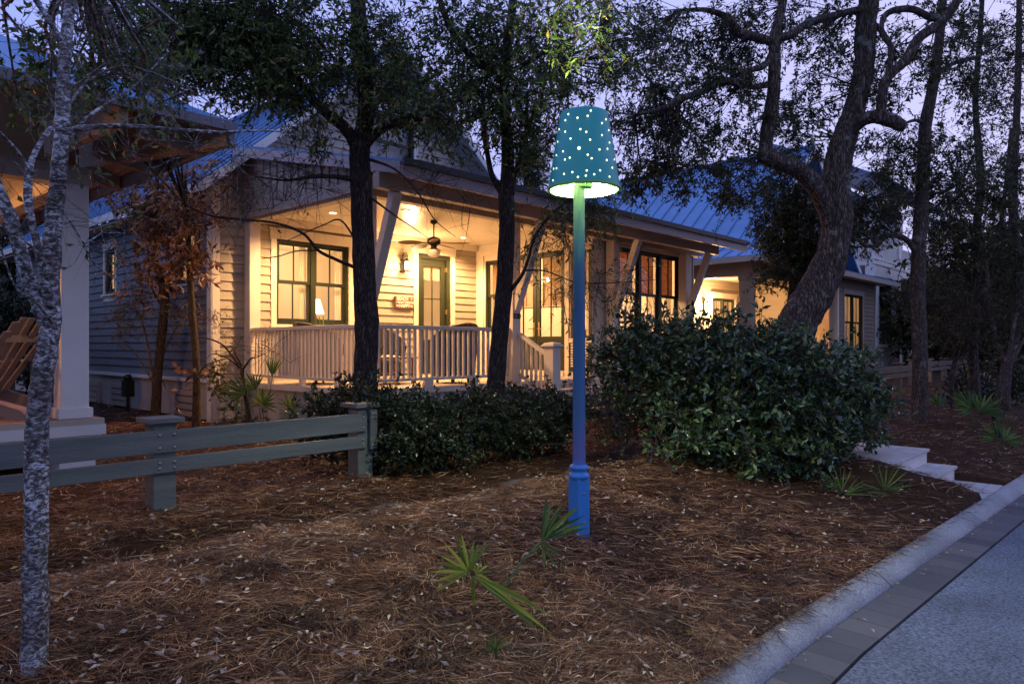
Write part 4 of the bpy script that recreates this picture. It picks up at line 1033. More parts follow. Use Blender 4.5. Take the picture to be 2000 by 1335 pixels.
# punched holes that glow: little domes on the enamel, placed as on the lamp
HO = [(1153.75,216.25),(1110.25,223.0),(1147.75,226.5),(1128.0,230.25),(1104.5,235.0),(1183.25,233.25),(1175.5,240.5),(1092.5,252.5),(1104.0,257.25),(1133.5,252.5),(1145.0,257.75),(1188.75,254.25),(1175.5,264.0),(1114.5,270.75),(1152.5,273.0),(1089.5,276.75),(1190.25,278.5),(1131.0,289.25),(1100.0,295.75),(1170.75,292.0),(1186.25,290.75),(1087.0,303.25),(1148.0,302.25),(1113.0,308.0),(1103.5,311.75),(1155.5,309.25),(1184.75,312.75),(1081.5,329.5),(1087.25,328.5),(1101.75,339.75),(1118.0,336.25),(1146.0,333.0),(1160.5,340.5),(1172.0,332.75),(1144.25,343.0),(1128.75,345.75),(1195.75,327.5),(1190.25,345.0),(1080.25,352.25),(1199.75,311.25)]
gq = random.Random(4); hole_m = emit('lit_holes',(.95,1.0,.55),2.2)
def hole(aa, zz, rd_):
    rr = rad(zz); nx, ny = math.cos(aa), math.sin(aa); tx, ty = -ny, nx; cx, cy = SX+rr*nx, LY+rr*ny; g = MB()
    g.v.append((cx+nx*.004,cy+ny*.004,LZ+zz))
    for q in range(8): t_ = q*math.pi/4; g.v.append((cx+nx*.0015+tx*rd_*math.cos(t_),cy+ny*.0015+ty*rd_*math.cos(t_),LZ+zz+rd_*math.sin(t_)))
    g.f += [(0,1+q,1+(q+1)%8) for q in range(8)]; build(g,'light_hole',hole_m,shd)
for (hx,hy) in HO:
    a, zz = 0, 2.7
    for it in range(4):
        d = LY+rad(max(SB,min(ST,zz)))*math.sin(a)*1.0 if it else LY-.2
        X = (hx-1000)*d/1400; zz = EYE-(hy-674)*d/1400-LZ; zz = max(SB+.012,min(ST-.012,zz)); sx = max(-.97,min(.97,(X-SX)/rad(zz))); a = -math.acos(sx)
    hole(a, zz, .0066 if abs(hx-1131)+abs(hy-289.25) > 1 else .011)
for i in range(34): hole(gq.uniform(.15,math.pi-.15), gq.uniform(SB+.05,ST-.04), .0066)
g = MB(); g.lathe((SX,LY,LZ),[(.006,2.595),(.016,2.605),(.02,2.63),(.016,2.655),(.006,2.665)],20); build(g,'bulb',emit('lamp_bulb',(.85,1.0,.55),22),lamp,smooth=True)
for zz in (2.63,):
    light('lamp_light','POINT',(SX,LY,LZ+zz),260,(.93,1.0,.66),.06)

# ------------------------------------------------------------------ trees
def rand_unit(n):
    v = rng.normal(size=(n,3)); return v/np.linalg.norm(v,axis=1,keepdims=True)
def nrm(v): return v/np.maximum(np.linalg.norm(v,axis=1,keepdims=True),1e-9)
def leaves_np(P, D, L, Wd, cup=.22):
    n = len(P); N = rand_unit(n); S = nrm(np.cross(D, N)); U = np.cross(S, D)
    L = L[:,None]; Wd = Wd[:,None]
    mid = P + D*L*.48
    V = np.stack([P, mid+S*Wd*.5+U*Wd*cup, P+D*L-U*L*.10, mid-S*Wd*.5+U*Wd*cup, mid], axis=1).reshape(-1,3)
    i = (np.arange(n)*5)[:,None]
    F = np.concatenate([i+[0,1,4], i+[0,4,3], i+[1,2,4], i+[4,2,3]], axis=1).reshape(-1,3)
    return V, F
def stems_np(A, B, Cc, ra, rc):
    """three point, three sided stems: start A, middle B, end Cc"""
    n = len(A); D = nrm(Cc-A); S = nrm(np.cross(D, rand_unit(n))); U = np.cross(S, D)
    rings = []
    for P, r_ in ((A,ra),(B,(ra+rc)/2),(Cc,rc)):
        r_ = r_[:,None]
        for k in range(3):
            t = 2*math.pi*k/3; rings.append(P + (S*math.cos(t)+U*math.sin(t))*r_)
    V = np.stack(rings, axis=1).reshape(-1,3); i = (np.arange(n)*9)[:,None]; F = []
    for s in range(2):
        for k in range(3):
            k2 = (k+1)%3; a,b_,c_,d_ = s*3+k, s*3+k2, s*3+3+k2, s*3+3+k
            F.append(i+[a,b_,c_]); F.append(i+[a,c_,d_])
    return V, np.concatenate(F,axis=1).reshape(-1,3)
class Crown:
    def __init__(s): s.V=[]; s.F=[]; s.M=[]; s.o=0
    def put(s, V, F, m):
        s.V.append(V); s.F.append(F+s.o); s.M.append(np.full(len(F),m)); s.o += len(V)
    def blob(s, c, rad_, n, leaf=(.06,.018), K=9, tl=(.2,.45), bare=0.0, droop=.25, att=None, tr=.0028, per=12, outward=.5, spread=.55, K0=.15):
        c = np.array(c, float); rad_ = np.array(rad_, float)
        m = max(2, n//per)
        hd = rand_unit(m); hub = c + hd*(rng.random((m,1))**.45)*rad_*.92
        a = np.array(att, float) if att is not None else c - np.array([0,0,rad_[2]])
        mid = (a+hub)/2 + rng.normal(size=(m,3))*np.linalg.norm(hub-a,axis=1,keepdims=True)*.10
        # limbs from the attachment to each hub
        r0 = np.clip(np.linalg.norm(hub-a,axis=1)*.009, .004, .022)
        s.put(*stems_np(np.repeat(a[None],m,0)+rng.normal(size=(m,3))*.01, mid, hub, r0, r0*.35), 1)
        w = rng.integers(0,m,n)
        base = hub[w]*(.82) + mid[w]*.18 + rng.normal(size=(n,3))*spread*tl[1]*.5
        D = nrm((base-c)/rad_*outward + rand_unit(n)*.9 + np.array([0,0,-droop]))
        L = rng.uniform(tl[0],tl[1],n)
        end = base + D*L[:,None] + np.array([0,0,-1.0])*(L[:,None]**2)*droop*.4
        bm = base + D*L[:,None]*.5 + rand_unit(n)*L[:,None]*.07
        s.put(*stems_np(base-(base-hub[w])*.9, base, bm, np.full(n,tr*1.2), np.full(n,tr)), 1)
        s.put(*stems_np(base, bm, end, np.full(n,tr), np.full(n,tr*.4)), 1)
        keep = rng.random(n) >= bare
        if bare > 0:
            nb = n*2; q = rng.integers(0,n,nb); t = rng.uniform(.1,.9,nb)[:,None]; p0 = base[q]*(1-t)+end[q]*t; d2 = nrm(D[q]+rand_unit(nb)*1.1); l2 = L[q][:,None]*rng.uniform(.25,.6,(nb,1))
            s.put(*stems_np(p0, p0+d2*l2*.5+rand_unit(nb)*l2*.06, p0+d2*l2, np.full(nb,tr*.6), np.full(nb,tr*.25)), 1)
        idx = np.repeat(np.where(keep)[0], K)
        if len(idx):
            t = rng.uniform(K0,1.0,len(idx))[:,None]
            P = np.where(t<.5, base[idx]*(1-2*t)+bm[idx]*2*t, bm[idx]*(2-2*t)+end[idx]*(2*t-1))
            LD = nrm(D[idx]*.65 + rand_unit(len(idx))*.85 + np.array([0,0,-droop*.6]))
            Ls = leaf[0]*rng.uniform(.6,1.25,len(idx)); Ws = leaf[1]*rng.uniform(.7,1.2,len(idx))
            s.put(*leaves_np(P, LD, Ls, Ws), 0)
    def make(s, name, leafm, barkm, parent):
        return np_mesh(name, np.concatenate(s.V), np.concatenate(s.F), [leafm, barkm], parent, midx=np.concatenate(s.M))
def smooth_line(pts, sub=6):
    out = []
    n = len(pts)
    for i in range(n-1):
        p0, p1, p2, p3 = [np.array(pts[max(0,min(n-1,j))], float) for j in (i-1,i,i+1,i+2)]
        for k in range(sub):
            t = k/sub; out.append(.5*((2*p1)+(-p0+p2)*t+(2*p0-5*p1+4*p2-p3)*t*t+(-p0+3*p1-3*p2+p3)*t**3))
    out.append(np.array(pts[-1], float)); return out
def stem(pts, sub=7, n=12, jit=.10, wob=.0):
    """pts: (x,y,d,r) sight lines with distance and real radius"""
    W_ = [(*px(x,y,d), r_) for x,y,d,r_ in pts]
    S = smooth_line(W_, sub); g = MB()
    P = [Vector(q[:3]) + (Vector((noise.noise(Vector((q[0],q[1],q[2]*3))), noise.noise(Vector((q[2]*3,q[0],5))), 0))*wob) for q in S]
    g.tube(P, [max(.002,float(q[3])) for q in S], n, jit); return g, P
def tree(name, label, cat, trunks, blobs, leafm, barkm, leaf=(.06,.018), group=None, jit=.10, wob=.0, tl=(.2,.45), K=9, droop=.25, sides=12, dens=1.45):
    b = px(trunks[0][0][0], trunks[0][0][1], trunks[0][0][2])
    t = thing(name, label, cat, tuple(b), 'W', group)
    pts = []
    for i, s_ in enumerate(trunks):
        g, P = stem(s_, jit=jit, wob=wob, n=sides if i == 0 else max(7,sides-3)); pts += P
        build(g, 'trunk' if i == 0 else 'limb', barkm, t, smooth=True)
    c = Crown()
    arr = np.array([tuple(p) for p in pts])
    for bl in blobs:
        x,y,d,rx,ry,rd,n = bl[:7]; kw = bl[7] if len(bl) > 7 else {}
        cc = np.array(px(x,y,d)); 
        near = arr[np.argmin(np.linalg.norm(arr-cc,axis=1))]
        kk = dict(leaf=leaf, tl=tl, K=K, droop=droop, att=near); kk.update(kw)
        if kk.get('bare',0) < .5 and name not in ('pale_bark_tree','bronze_leaved_tree','copper_leaved_tree','airy_shrub'): n = int(n*dens)
        sc_ = 1.18 if leafm.name == 'oak_leaf_dark' else 1.0; c.blob(cc, (rx*d/1400*sc_, rd*sc_, ry*d/1400*sc_), n, **kk)
    if blobs: c.make('crown', leafm, barkm, t)
    return t
oak_leaf = island('oak_leaf', [(0,(.022,.042,.012)),(.5,(.065,.105,.024)),(.85,(.14,.19,.035)),(1,(.26,.16,.04))], .40, .4, .5)
oak_leaf2 = island('oak_leaf_dark', [(0,(.018,.028,.014)),(.6,(.05,.068,.020)),(1,(.14,.09,.028))], .45, .3, .4)
bronze_leaf = island('bronze_leaf', [(0,(.08,.03,.010)),(.5,(.24,.10,.035)),(1,(.46,.24,.10))], .5, .15, .4)
bush_leaf = island('bush_leaf', [(0,(.016,.036,.018)),(.5,(.040,.082,.034)),(.85,(.10,.165,.045)),(1,(.22,.27,.08))], .24, .2, .8)
hedge_leaf = island('hedge_leaf', [(0,(.012,.024,.012)),(.6,(.025,.046,.018)),(1,(.075,.075,.028))], .3, .15, .5)
light_leaf = island('small_shrub_leaf', [(0,(.06,.06,.02)),(1,(.26,.22,.07))], .5, .2, .3)
bark_tan = bark('tan_bark', (.14,.09,.05), (.36,.24,.15), 40, .3, .5)
bark_dark = bark('oak_bark', (.022,.017,.015), (.17,.13,.105), 40, 1.0, .15)
bark_oak = bark('live_oak_bark', (.03,.023,.021), (.26,.195,.16), 27, 1.0, .17, lichen=(.20,.24,.22))
bark_far = bark('pale_bark', (.04,.03,.026), (.24,.18,.15), 36, .8, .25, lichen=(.20,.21,.20))
bark_smooth = bark('smooth_bark', (.05,.035,.022), (.14,.095,.06), 22, .4, .4)
bark_birch, n, l, b = newmat('mottled_white_bark')
tc = n.new('ShaderNodeTexCoord'); mp = n.new('ShaderNodeMapping'); mp.inputs['Scale'].default_value = (1,1,1.9); l.new(tc.outputs['Object'], mp.inputs[0])
n1 = n.new('ShaderNodeTexNoise'); n1.inputs['Scale'].default_value = 38; n1.inputs['Detail'].default_value = 9; n1.inputs['Roughness'].default_value = .72; n1.inputs['Distortion'].default_value = .6; l.new(mp.outputs[0], n1.inputs[0])
r1 = n.new('ShaderNodeValToRGB'); r1.color_ramp.elements[0].position = .42; r1.color_ramp.elements[0].color = (.035,.024,.022,1); r1.color_ramp.elements[1].position = .60; r1.color_ramp.elements[1].color = (.60,.66,.72,1); e = r1.color_ramp.elements.new(.50); e.color = (.16,.14,.145,1); l.new(n1.outputs[0], r1.inputs[0])
n2 = n.new('ShaderNodeTexNoise'); n2.inputs['Scale'].default_value = 4; n2.inputs['Detail'].default_value = 6; l.new(tc.outputs['Object'], n2.inputs[0])
r2 = n.new('ShaderNodeValToRGB'); r2.color_ramp.elements[0].position = .40; r2.color_ramp.elements[0].color = (.50,.44,.42,1); r2.color_ramp.elements[1].position = .56; r2.color_ramp.elements[1].color = (1,1,1,1); l.new(n2.outputs[0], r2.inputs[0])
mx = n.new('ShaderNodeMix'); mx.data_type = 'RGBA'; mx.blend_type = 'MULTIPLY'; mx.inputs['Factor'].default_value = 1; l.new(r1.outputs[0], mx.inputs['A']); l.new(r2.outputs[0], mx.inputs['B']); l.new(mx.outputs['Result'], b.inputs['Base Color']); b.inputs['Roughness'].default_value = .75
bp = n.new('ShaderNodeBump'); bp.inputs['Strength'].default_value = .9; bp.inputs['Distance'].default_value = .012; l.new(n1.outputs[0], bp.inputs['Height']); l.new(bp.outputs[0], b.inputs['Normal'])

# pale thin tree at the left edge
tree('pale_bark_tree','slender tree with mottled whitish bark right in front of the left porch column','tree',
 [[(66,1420,2.75,0.0521),(68,1200,2.8,0.0462),(70,1000,2.85,0.0437),(74,820,2.9,0.0420),(86,720,2.9,0.0395),(98,640,2.9,0.0370),(97,560,2.95,0.0395),(104,440,3.0,0.0336),(116,330,3.0,0.0302),(122,240,3.0,0.0302),(125,140,3.05,0.0252),(133,40,3.1,0.0227),(150,-120,3.2,0.0185)],
  [(94,640,2.9,0.0286),(62,560,2.85,0.0269),(42,500,2.8,0.0252),(18,420,2.75,0.0244),(-12,350,2.7,0.0227),(-60,200,2.6,0.0180)],
  [(96,600,2.9,0.0202),(82,520,2.8,0.0162),(66,450,2.75,0.0126),(56,400,2.75,0.0153),(56,340,2.75,0.0126),(72,290,2.8,0.0099),(100,250,2.9,0.0108)],
  [(122,262,3.0,0.0153),(160,250,3.0,0.0126),(240,246,3.05,0.0103),(330,252,3.1,0.0081),(430,258,3.2,0.0063),(520,255,3.3,0.0045),(590,262,3.35,0.0018)],
  [(120,300,3.0,0.0108),(150,250,3.05,0.0072),(190,215,3.1,0.0063),(260,170,3.2,0.0045),(330,100,3.3,0.0027)],
  [(118,80,3.0,0.0144),(96,40,2.95,0.0117),(70,0,2.9,0.0108),(40,-60,2.8,0.0090)],
  [(64,340,2.75,0.0054),(30,290,2.7,0.0054),(-20,240,2.6,0.0045)],
  [(108,640,2.9,0.0054),(70,590,2.7,0.0045),(30,560,2.6,0.0036),(0,480,2.5,0.0036)],
  [(120,230,3.0,0.0072),(170,160,3.1,0.0054),(250,130,3.2,0.0045),(360,170,3.3,0.0036),(430,215,3.35,0.0018)],
  [(116,400,3.0,0.0054),(160,470,3.05,0.0036),(190,520,3.1,0.0036),(250,560,3.15,0.0018)],
  [(110,520,3.0,0.0045),(60,480,2.9,0.0045),(0,440,2.8,0.0036)]],
 [(60,60,3.3,130,110,.6,40,dict(leaf=(.045,.02),K=6,bare=.35,tl=(.12,.3),tr=.0013)),
  (40,240,3.2,120,110,.5,26,dict(leaf=(.045,.02),K=5,bare=.5,tl=(.12,.3),tr=.0012)),
  (200,180,3.3,150,110,.5,24,dict(leaf=(.05,.02),K=5,bare=.5,tl=(.12,.32),tr=.0012)),
  (330,270,3.4,160,90,.4,16,dict(leaf=(.05,.02),K=4,bare=.7,tl=(.12,.35),tr=.0012)),
  (470,300,3.5,130,80,.4,22,dict(leaf=(.05,.02),K=4,bare=.85,tl=(.12,.35),tr=.0012)),
  (180,110,4.6,130,60,.6,110,dict(leaf=(.06,.024),K=9,tl=(.12,.3),tr=.0016)),(60,210,4.4,110,60,.5,60,dict(leaf=(.06,.024),K=9,tl=(.12,.3),tr=.0016)),(280,150,5.0,100,40,.5,60,dict(leaf=(.06,.024),K=9,tl=(.12,.3),tr=.0016)),(370,190,5.6,80,35,.4,50,dict(leaf=(.06,.024),K=8,tl=(.12,.3),tr=.0016)),
  (60,430,3.0,120,100,.4,40,dict(leaf=(.05,.02),K=4,bare=.75,tl=(.1,.3),tr=.0012)),
  (200,460,3.1,90,80,.3,18,dict(leaf=(.05,.02),K=4,bare=.8,tl=(.1,.3),tr=.0012))],
 oak_leaf, bark_birch, leaf=(.05,.02), jit=.16, sides=16)

DN = dict(leaf=(.075,.026), K=10)
TW = dict(bare=.88, K=5, tl=(.25,.6), tr=.0026)
tree('oak_tree','big dark oak trunk standing in front of the porch railing, left of the strut','tree',
 [[(712,905,8.3,.16),(712,800,8.3,.142),(713,740,8.3,.137),(716,640,8.3,.136),(712,540,8.3,.127),(707,400,8.3,.124),(703,320,8.3,.12),(702,272,8.3,.12)],
  [(700,290,8.3,.085),(672,248,8.2,.065),(630,215,8.1,.055),(585,160,8.0,.05),(545,90,7.9,.045),(515,10,7.8,.04),(490,-80,7.8,.03)],
  [(703,290,8.3,.11),(716,210,8.3,.10),(707,120,8.3,.10),(700,20,8.3,.09),(694,-120,8.3,.08)],
  [(708,290,8.3,.06),(745,252,8.2,.05),(790,236,8.0,.045),(850,222,7.9,.035),(905,190,7.8,.02)],
  [(698,352,8.3,.035),(655,345,8.0,.028),(610,345,7.8,.022),(560,352,7.7,.014),(500,345,7.6,.006)],
  [(700,525,8.3,.022),(655,506,8.0,.018),(622,489,7.8,.017),(592,456,7.6,.015),(540,436,7.5,.013),(470,428,7.3,.012),(415,422,7.2,.012),(360,400,7.1,.006)],
  [(622,489,7.8,.009),(580,490,7.7,.007),(545,500,7.6,.006),(512,505,7.6,.003)],
  [(716,310,8.3,.02),(770,330,8.0,.012),(815,375,7.9,.009),(850,430,7.8,.006),(890,462,7.8,.003)],
  [(716,380,8.3,.016),(770,420,8.0,.009),(800,440,7.9,.007),(838,466,7.9,.003)],
  [(695,470,8.3,.012),(665,430,8.1,.010),(630,440,8.0,.007),(560,470,7.9,.004)]],
 [(230,40,7.4,120,80,.8,200,DN),(350,50,7.6,120,80,.9,330,DN),(470,70,7.8,120,90,.9,360,DN),(580,60,7.9,110,90,.9,340,DN),(340,130,7.6,110,60,.7,200,DN),
  (500,150,7.8,120,70,.8,300,DN),(600,170,7.7,100,70,.8,210,DN),(680,70,8.0,90,90,.9,260,DN),(700,160,7.8,90,60,.8,120,DN),(800,190,7.9,80,50,.8,150,DN),(800,70,8.2,90,80,.9,160,DN),
  (250,190,7.5,110,60,.6,90,DN),(860,225,7.9,80,35,.6,80,DN),(640,245,7.6,60,30,.5,26,DN),
  (560,310,7.8,130,70,.6,60,TW),(620,370,7.8,100,50,.5,40,TW),(480,330,7.6,110,50,.5,30,TW),(820,330,7.9,80,70,.5,28,TW),(440,410,7.3,80,50,.4,12,TW)],
 oak_leaf, bark_dark, jit=.10, sides=18, dens=.95)
tree('forked_tree','dark forked tree trunk beside the house number post, branching above the porch eave','tree',
 [[(962,985,8.9,.125),(966,850,8.9,.118),(969,745,8.9,.112),(978,640,8.9,.107),(986,540,8.9,.104),(990,440,8.9,.10),(988,372,8.9,.10)],
  [(990,380,8.9,.095),(992,290,8.9,.078),(986,220,8.9,.07),(988,120,8.9,.062),(1000,20,8.9,.055),(1008,-90,8.9,.05)],
  [(984,382,8.9,.045),(962,345,8.9,.036),(952,300,8.8,.032),(944,250,8.7,.028),(942,180,8.6,.02)],
  [(1000,360,8.9,.03),(1015,310,8.8,.03),(1026,262,8.7,.026),(1055,190,8.5,.018),(1080,120,8.3,.012)],
  [(988,165,8.9,.055),(955,135,8.8,.05),(918,108,8.7,.045),(885,65,8.6,.04),(862,10,8.5,.035),(845,-70,8.4,.03)],
  [(992,572,8.9,.028),(1018,540,8.7,.022),(1032,505,8.6,.018),(1044,465,8.5,.015),(1075,420,8.4,.012),(1125,385,8.3,.009),(1190,366,8.2,.005)],
  [(1026,528,8.6,.012),(1060,528,8.5,.009),(1090,538,8.4,.008),(1130,552,8.3,.007),(1200,552,8.2,.006),(1290,545,8.1,.003)],
  [(1000,140,8.9,.03),(1050,110,7.5,.022),(1090,90,6.2,.014),(1130,70,5.4,.006)]],
 [(900,50,8.4,80,70,.8,150,DN),(960,120,8.6,80,80,.8,170,DN),(1020,50,8.6,80,70,.8,170,DN),(900,170,8.4,80,60,.7,150,DN),(1010,200,8.6,70,70,.7,170,DN),(1090,160,8.6,80,70,.8,120,DN),
  (1190,40,8.8,90,80,.8,110,DN),(1250,110,9.0,80,80,.8,90,DN),(1060,260,8.6,50,50,.5,70,DN),(950,235,8.5,50,40,.5,60,DN),
  (1070,70,5.35,85,75,.45,60,dict(leaf=(.08,.026),K=8,tl=(.15,.35))),(1140,40,5.4,60,60,.4,34,dict(leaf=(.08,.026),K=8,tl=(.15,.35))),(1040,130,5.7,50,50,.4,24,dict(leaf=(.075,.026),K=8,tl=(.15,.35))),
  (1100,400,8.3,90,55,.4,70,dict(leaf=(.09,.02),K=7,droop=.6,bare=.25,tl=(.2,.45))),(1180,400,8.1,80,50,.4,70,dict(leaf=(.09,.02),K=7,droop=.6,bare=.2,tl=(.2,.45))),(1080,470,8.5,70,60,.4,50,dict(leaf=(.09,.02),K=6,droop=.6,bare=.4)),(1120,560,8.3,90,40,.3,46,dict(leaf=(.09,.02),K=6,droop=.5,bare=.4)),(1240,545,8.1,60,35,.3,26,dict(leaf=(.09,.02),K=6,droop=.5,bare=.5)),(930,380,8.7,60,40,.4,14,TW)],
 oak_leaf, bark_dark, jit=.09, sides=16, dens=1.15)

SP = dict(leaf=(.085,.027), K=12, tl=(.18,.42), spread=.32, per=9)
tree('live_oak','massive leaning live oak trunk with twisting limbs rising behind the round bush','tree',
 [[(1500,845,11,.36),(1515,770,11,.34),(1535,690,11,.31),(1562,622,11,.30),(1598,560,11,.27),(1626,495,11,.235),(1636,420,11,.215),(1632,350,11,.205),(1645,285,11,.19),(1668,215,11,.16),(1687,140,11,.15),(1690,60,11,.15),(1700,-20,11,.14),(1710,-130,11,.13)],
  [(1628,470,11,.13),(1614,410,10.9,.125),(1590,360,10.8,.13),(1556,330,10.7,.13),(1520,315,10.6,.125),(1492,306,10.6,.11),(1482,302,10.6,.06)],
  [(1493,305,10.6,.10),(1500,250,10.6,.10),(1510,190,10.6,.095),(1513,120,10.6,.09),(1514,70,10.6,.075),(1530,0,10.7,.06),(1540,-90,10.8,.05)],
  [(1508,82,10.6,.07),(1475,72,10.5,.065),(1440,62,10.4,.07),(1422,35,10.3,.05),(1380,20,10.2,.035),(1330,20,10.1,.02)],
  [(1512,75,10.6,.07),(1545,68,10.6,.06),(1580,45,10.7,.055),(1640,28,10.8,.05),(1680,18,10.9,.05)],
  [(1506,105,10.6,.04),(1490,130,10.5,.045),(1455,140,10.4,.04),(1445,160,10.4,.05),(1410,158,10.3,.055),(1370,180,10.2,.05),(1330,192,10.1,.045),(1295,212,10.0,.035),(1240,225,10,.015)],
  [(1500,165,10.6,.05),(1470,170,10.5,.04),(1440,160,10.4,.04),(1422,130,10.4,.02),(1425,120,10.4,.02)],
  [(1645,270,11,.12),(1672,243,10.8,.105),(1705,228,10.6,.095),(1740,236,10.5,.10),(1762,246,10.5,.085),(1768,248,10.5,.04)],
  [(1722,240,10.5,.075),(1722,190,10.5,.07),(1735,150,10.5,.07),(1768,118,10.5,.07),(1795,75,10.5,.07),(1835,45,10.5,.065),(1868,5,10.5,.06),(1890,-70,10.5,.05)],
  [(1734,150,10.5,.045),(1740,95,10.5,.04),(1722,55,10.6,.035),(1735,25,10.6,.045),(1780,18,10.5,.05),(1820,35,10.5,.05),(1850,30,10.5,.05)],
  [(1690,60,11,.06),(1712,50,11,.04),(1730,80,11,.03),(1745,95,11,.02)]],
 [(1270,60,11,90,80,1,110,SP),(1370,60,11,90,80,1,130,SP),(1470,40,11.2,90,80,1,130,SP),(1590,50,11.5,90,80,1,130,SP),(1300,170,10.6,90,70,1,130,SP),(1400,230,10.8,90,70,1,130,SP),(1300,270,10.8,90,60,.8,120,SP),
  (1420,120,11,80,60,.8,70,SP),(1570,170,11.5,80,90,1,110,SP),(1230,220,10.6,60,70,.8,80,SP),(1560,260,11.5,70,60,.8,90,SP),(1330,340,10.5,90,45,.7,100,SP),(1430,360,10.6,70,50,.6,80,SP),(1250,350,10.4,70,50,.6,70,SP),
  (1650,90,12,70,80,.8,60,SP),(1770,90,11.5,90,90,1,110,SP),(1750,190,11.5,70,60,.8,60,SP),(1410,290,10.8,80,40,.6,60,SP)],
 oak_leaf2, bark_oak, jit=.14, sides=20)
tree('slender_tree','straight slender tree trunk lit warm on its left side beside the entry steps','tree',
 [[(1797,832,12,.135),(1796,780,12,.12),(1797,700,12,.118),(1793,600,12,.118),(1794,500,12,.112),(1800,400,12,.105),(1805,300,12,.10),(1808,240,12,.10),(1822,170,12,.085),(1833,90,12,.075),(1840,0,12,.07),(1848,-90,12,.05)],
  [(1790,495,12,.05),(1768,466,11.8,.045),(1735,460,11.6,.04),(1712,478,11.5,.03),(1690,478,11.4,.028),(1660,458,11.3,.012)],
  [(1812,245,12,.035),(1790,235,11.9,.03),(1770,240,11.8,.02)],
  [(1800,378,12,.03),(1840,375,12.2,.025),(1880,355,12.4,.015)],
  [(1825,150,12,.04),(1860,125,12.2,.035),(1910,110,12.4,.03),(1960,80,12.6,.02)]],
 [(1850,60,12.5,90,90,1,110,SP),(1880,170,12.5,90,80,1,80,SP),(1850,280,12.5,90,70,1,110,SP),(1760,330,12.2,90,60,.8,130,SP),(1700,310,12,70,60,.8,90,SP),(1710,395,12,90,50,.8,130,SP),(1860,390,12.6,90,60,.8,190,SP),(1680,430,11.8,60,40,.6,90,SP)],
 oak_leaf2, bark_far, jit=.09, sides=14)
tree('twin_trunk_tree','tree with bluish trunk at the right edge, its dense dark crown over the far fence','tree',
 [[(1905,775,15,.11),(1900,690,15,.10),(1908,600,15,.09),(1905,480,15,.08),(1915,350,15,.075),(1905,200,15,.06),(1915,60,15,.05),(1920,-60,15,.04)],
  [(1908,600,15,.05),(1940,520,14.8,.045),(1960,400,14.6,.04),(1975,250,14.5,.03)],
  [(1906,420,15,.04),(1870,360,14.8,.03),(1850,300,14.7,.02)]],
 [(1930,60,14.5,90,90,1,140,SP),(1960,190,14.5,80,80,1,120,SP),(1950,320,14.5,80,80,1,150,SP),(1880,450,15,90,60,1,300,SP),(1960,460,15,80,70,1,280,SP),(1880,540,15.5,80,60,1,220,SP),(1950,570,15.5,90,60,1,300,SP),(1800,440,15,60,40,.8,60,SP)],
 oak_leaf2, bark_far, jit=.09, leaf=(.08,.026))
tree('edge_tree','dark tree trunk cut by the right edge of the picture behind the leaning stems','tree',
 [[(1962,800,13,.10),(1965,720,13,.09),(1985,640,13,.085),(1990,540,13,.08),(1978,400,13,.075),(1985,250,13,.06),(1990,80,13,.05),(1990,-60,13,.04)],
  [(1968,720,13,.05),(1945,660,13,.045),(1935,590,13,.04),(1925,500,13,.03)]],
 [(1990,100,13,70,90,1,110,SP),(1985,330,13,60,80,1,100,SP),(1970,500,13,70,60,.8,160,SP),(1900,620,13.5,90,40,.8,130,dict(leaf=(.07,.02),K=8,bare=.3)),(1990,620,13,60,50,.8,120,SP)],
 oak_leaf2, bark_far, jit=.09)
tree('leaning_sapling','two thin leaning stems rising from one root at the right edge above the palmetto','tree',
 [[(1942,822,11.5,.045),(1950,780,11.5,.04),(1968,725,11.5,.035),(1990,680,11.5,.03),(2015,640,11.5,.02)],
  [(1940,815,11.5,.03),(1950,750,11.4,.028),(1970,690,11.3,.025),(1985,610,11.2,.02)]],
 [(2010,600,11.3,40,50,.4,30,dict(leaf=(.06,.02),K=5,bare=.5))], oak_leaf2, bark_far)
tree('young_oak','young thin tree with crooked stem between the slender trunk and the far fence','tree',
 [[(1862,800,14.5,.05),(1858,740,14.5,.045),(1866,690,14.5,.04),(1855,630,14.5,.035),(1862,560,14.5,.03)],
  [(1862,720,14.5,.03),(1880,660,14.4,.025),(1888,600,14.3,.02)]],
 [(1830,600,14.8,80,60,.8,260,dict(leaf=(.07,.022),K=8)),(1870,660,14.8,60,40,.6,90,dict(leaf=(.07,.022),K=8,bare=.3)),(1830,560,15,40,40,.6,20,dict(leaf=(.07,.022),K=8,bare=.2)),(1930,660,15,60,40,.6,90,dict(leaf=(.07,.022),K=8,bare=.4))], oak_leaf2, bark_far)
tree('shade_tree','dark bushy tree between the big leaning oak and the lit corner porch','tree',
 [[(1556,760,13.5,.12),(1552,660,13.5,.11),(1549,590,13.5,.105),(1552,530,13.5,.10),(1540,450,13.5,.08),(1530,380,13.5,.05)],
  [(1552,530,13.5,.06),(1580,480,13.5,.05),(1590,420,13.5,.03)]],
 [(1530,420,13.5,55,60,.8,260,SP),(1545,500,13.2,65,40,.7,260,SP),(1590,480,13.5,50,60,.7,200,SP),(1500,540,13,50,20,.5,50,SP),(1540,350,13.5,50,50,.7,120,SP),(1570,400,13.6,50,50,.7,140,SP)],
 oak_leaf2, bark_dark, leaf=(.07,.022))
BZ = dict(leaf=(.15,.05), K=7, tl=(.15,.4), droop=.3)
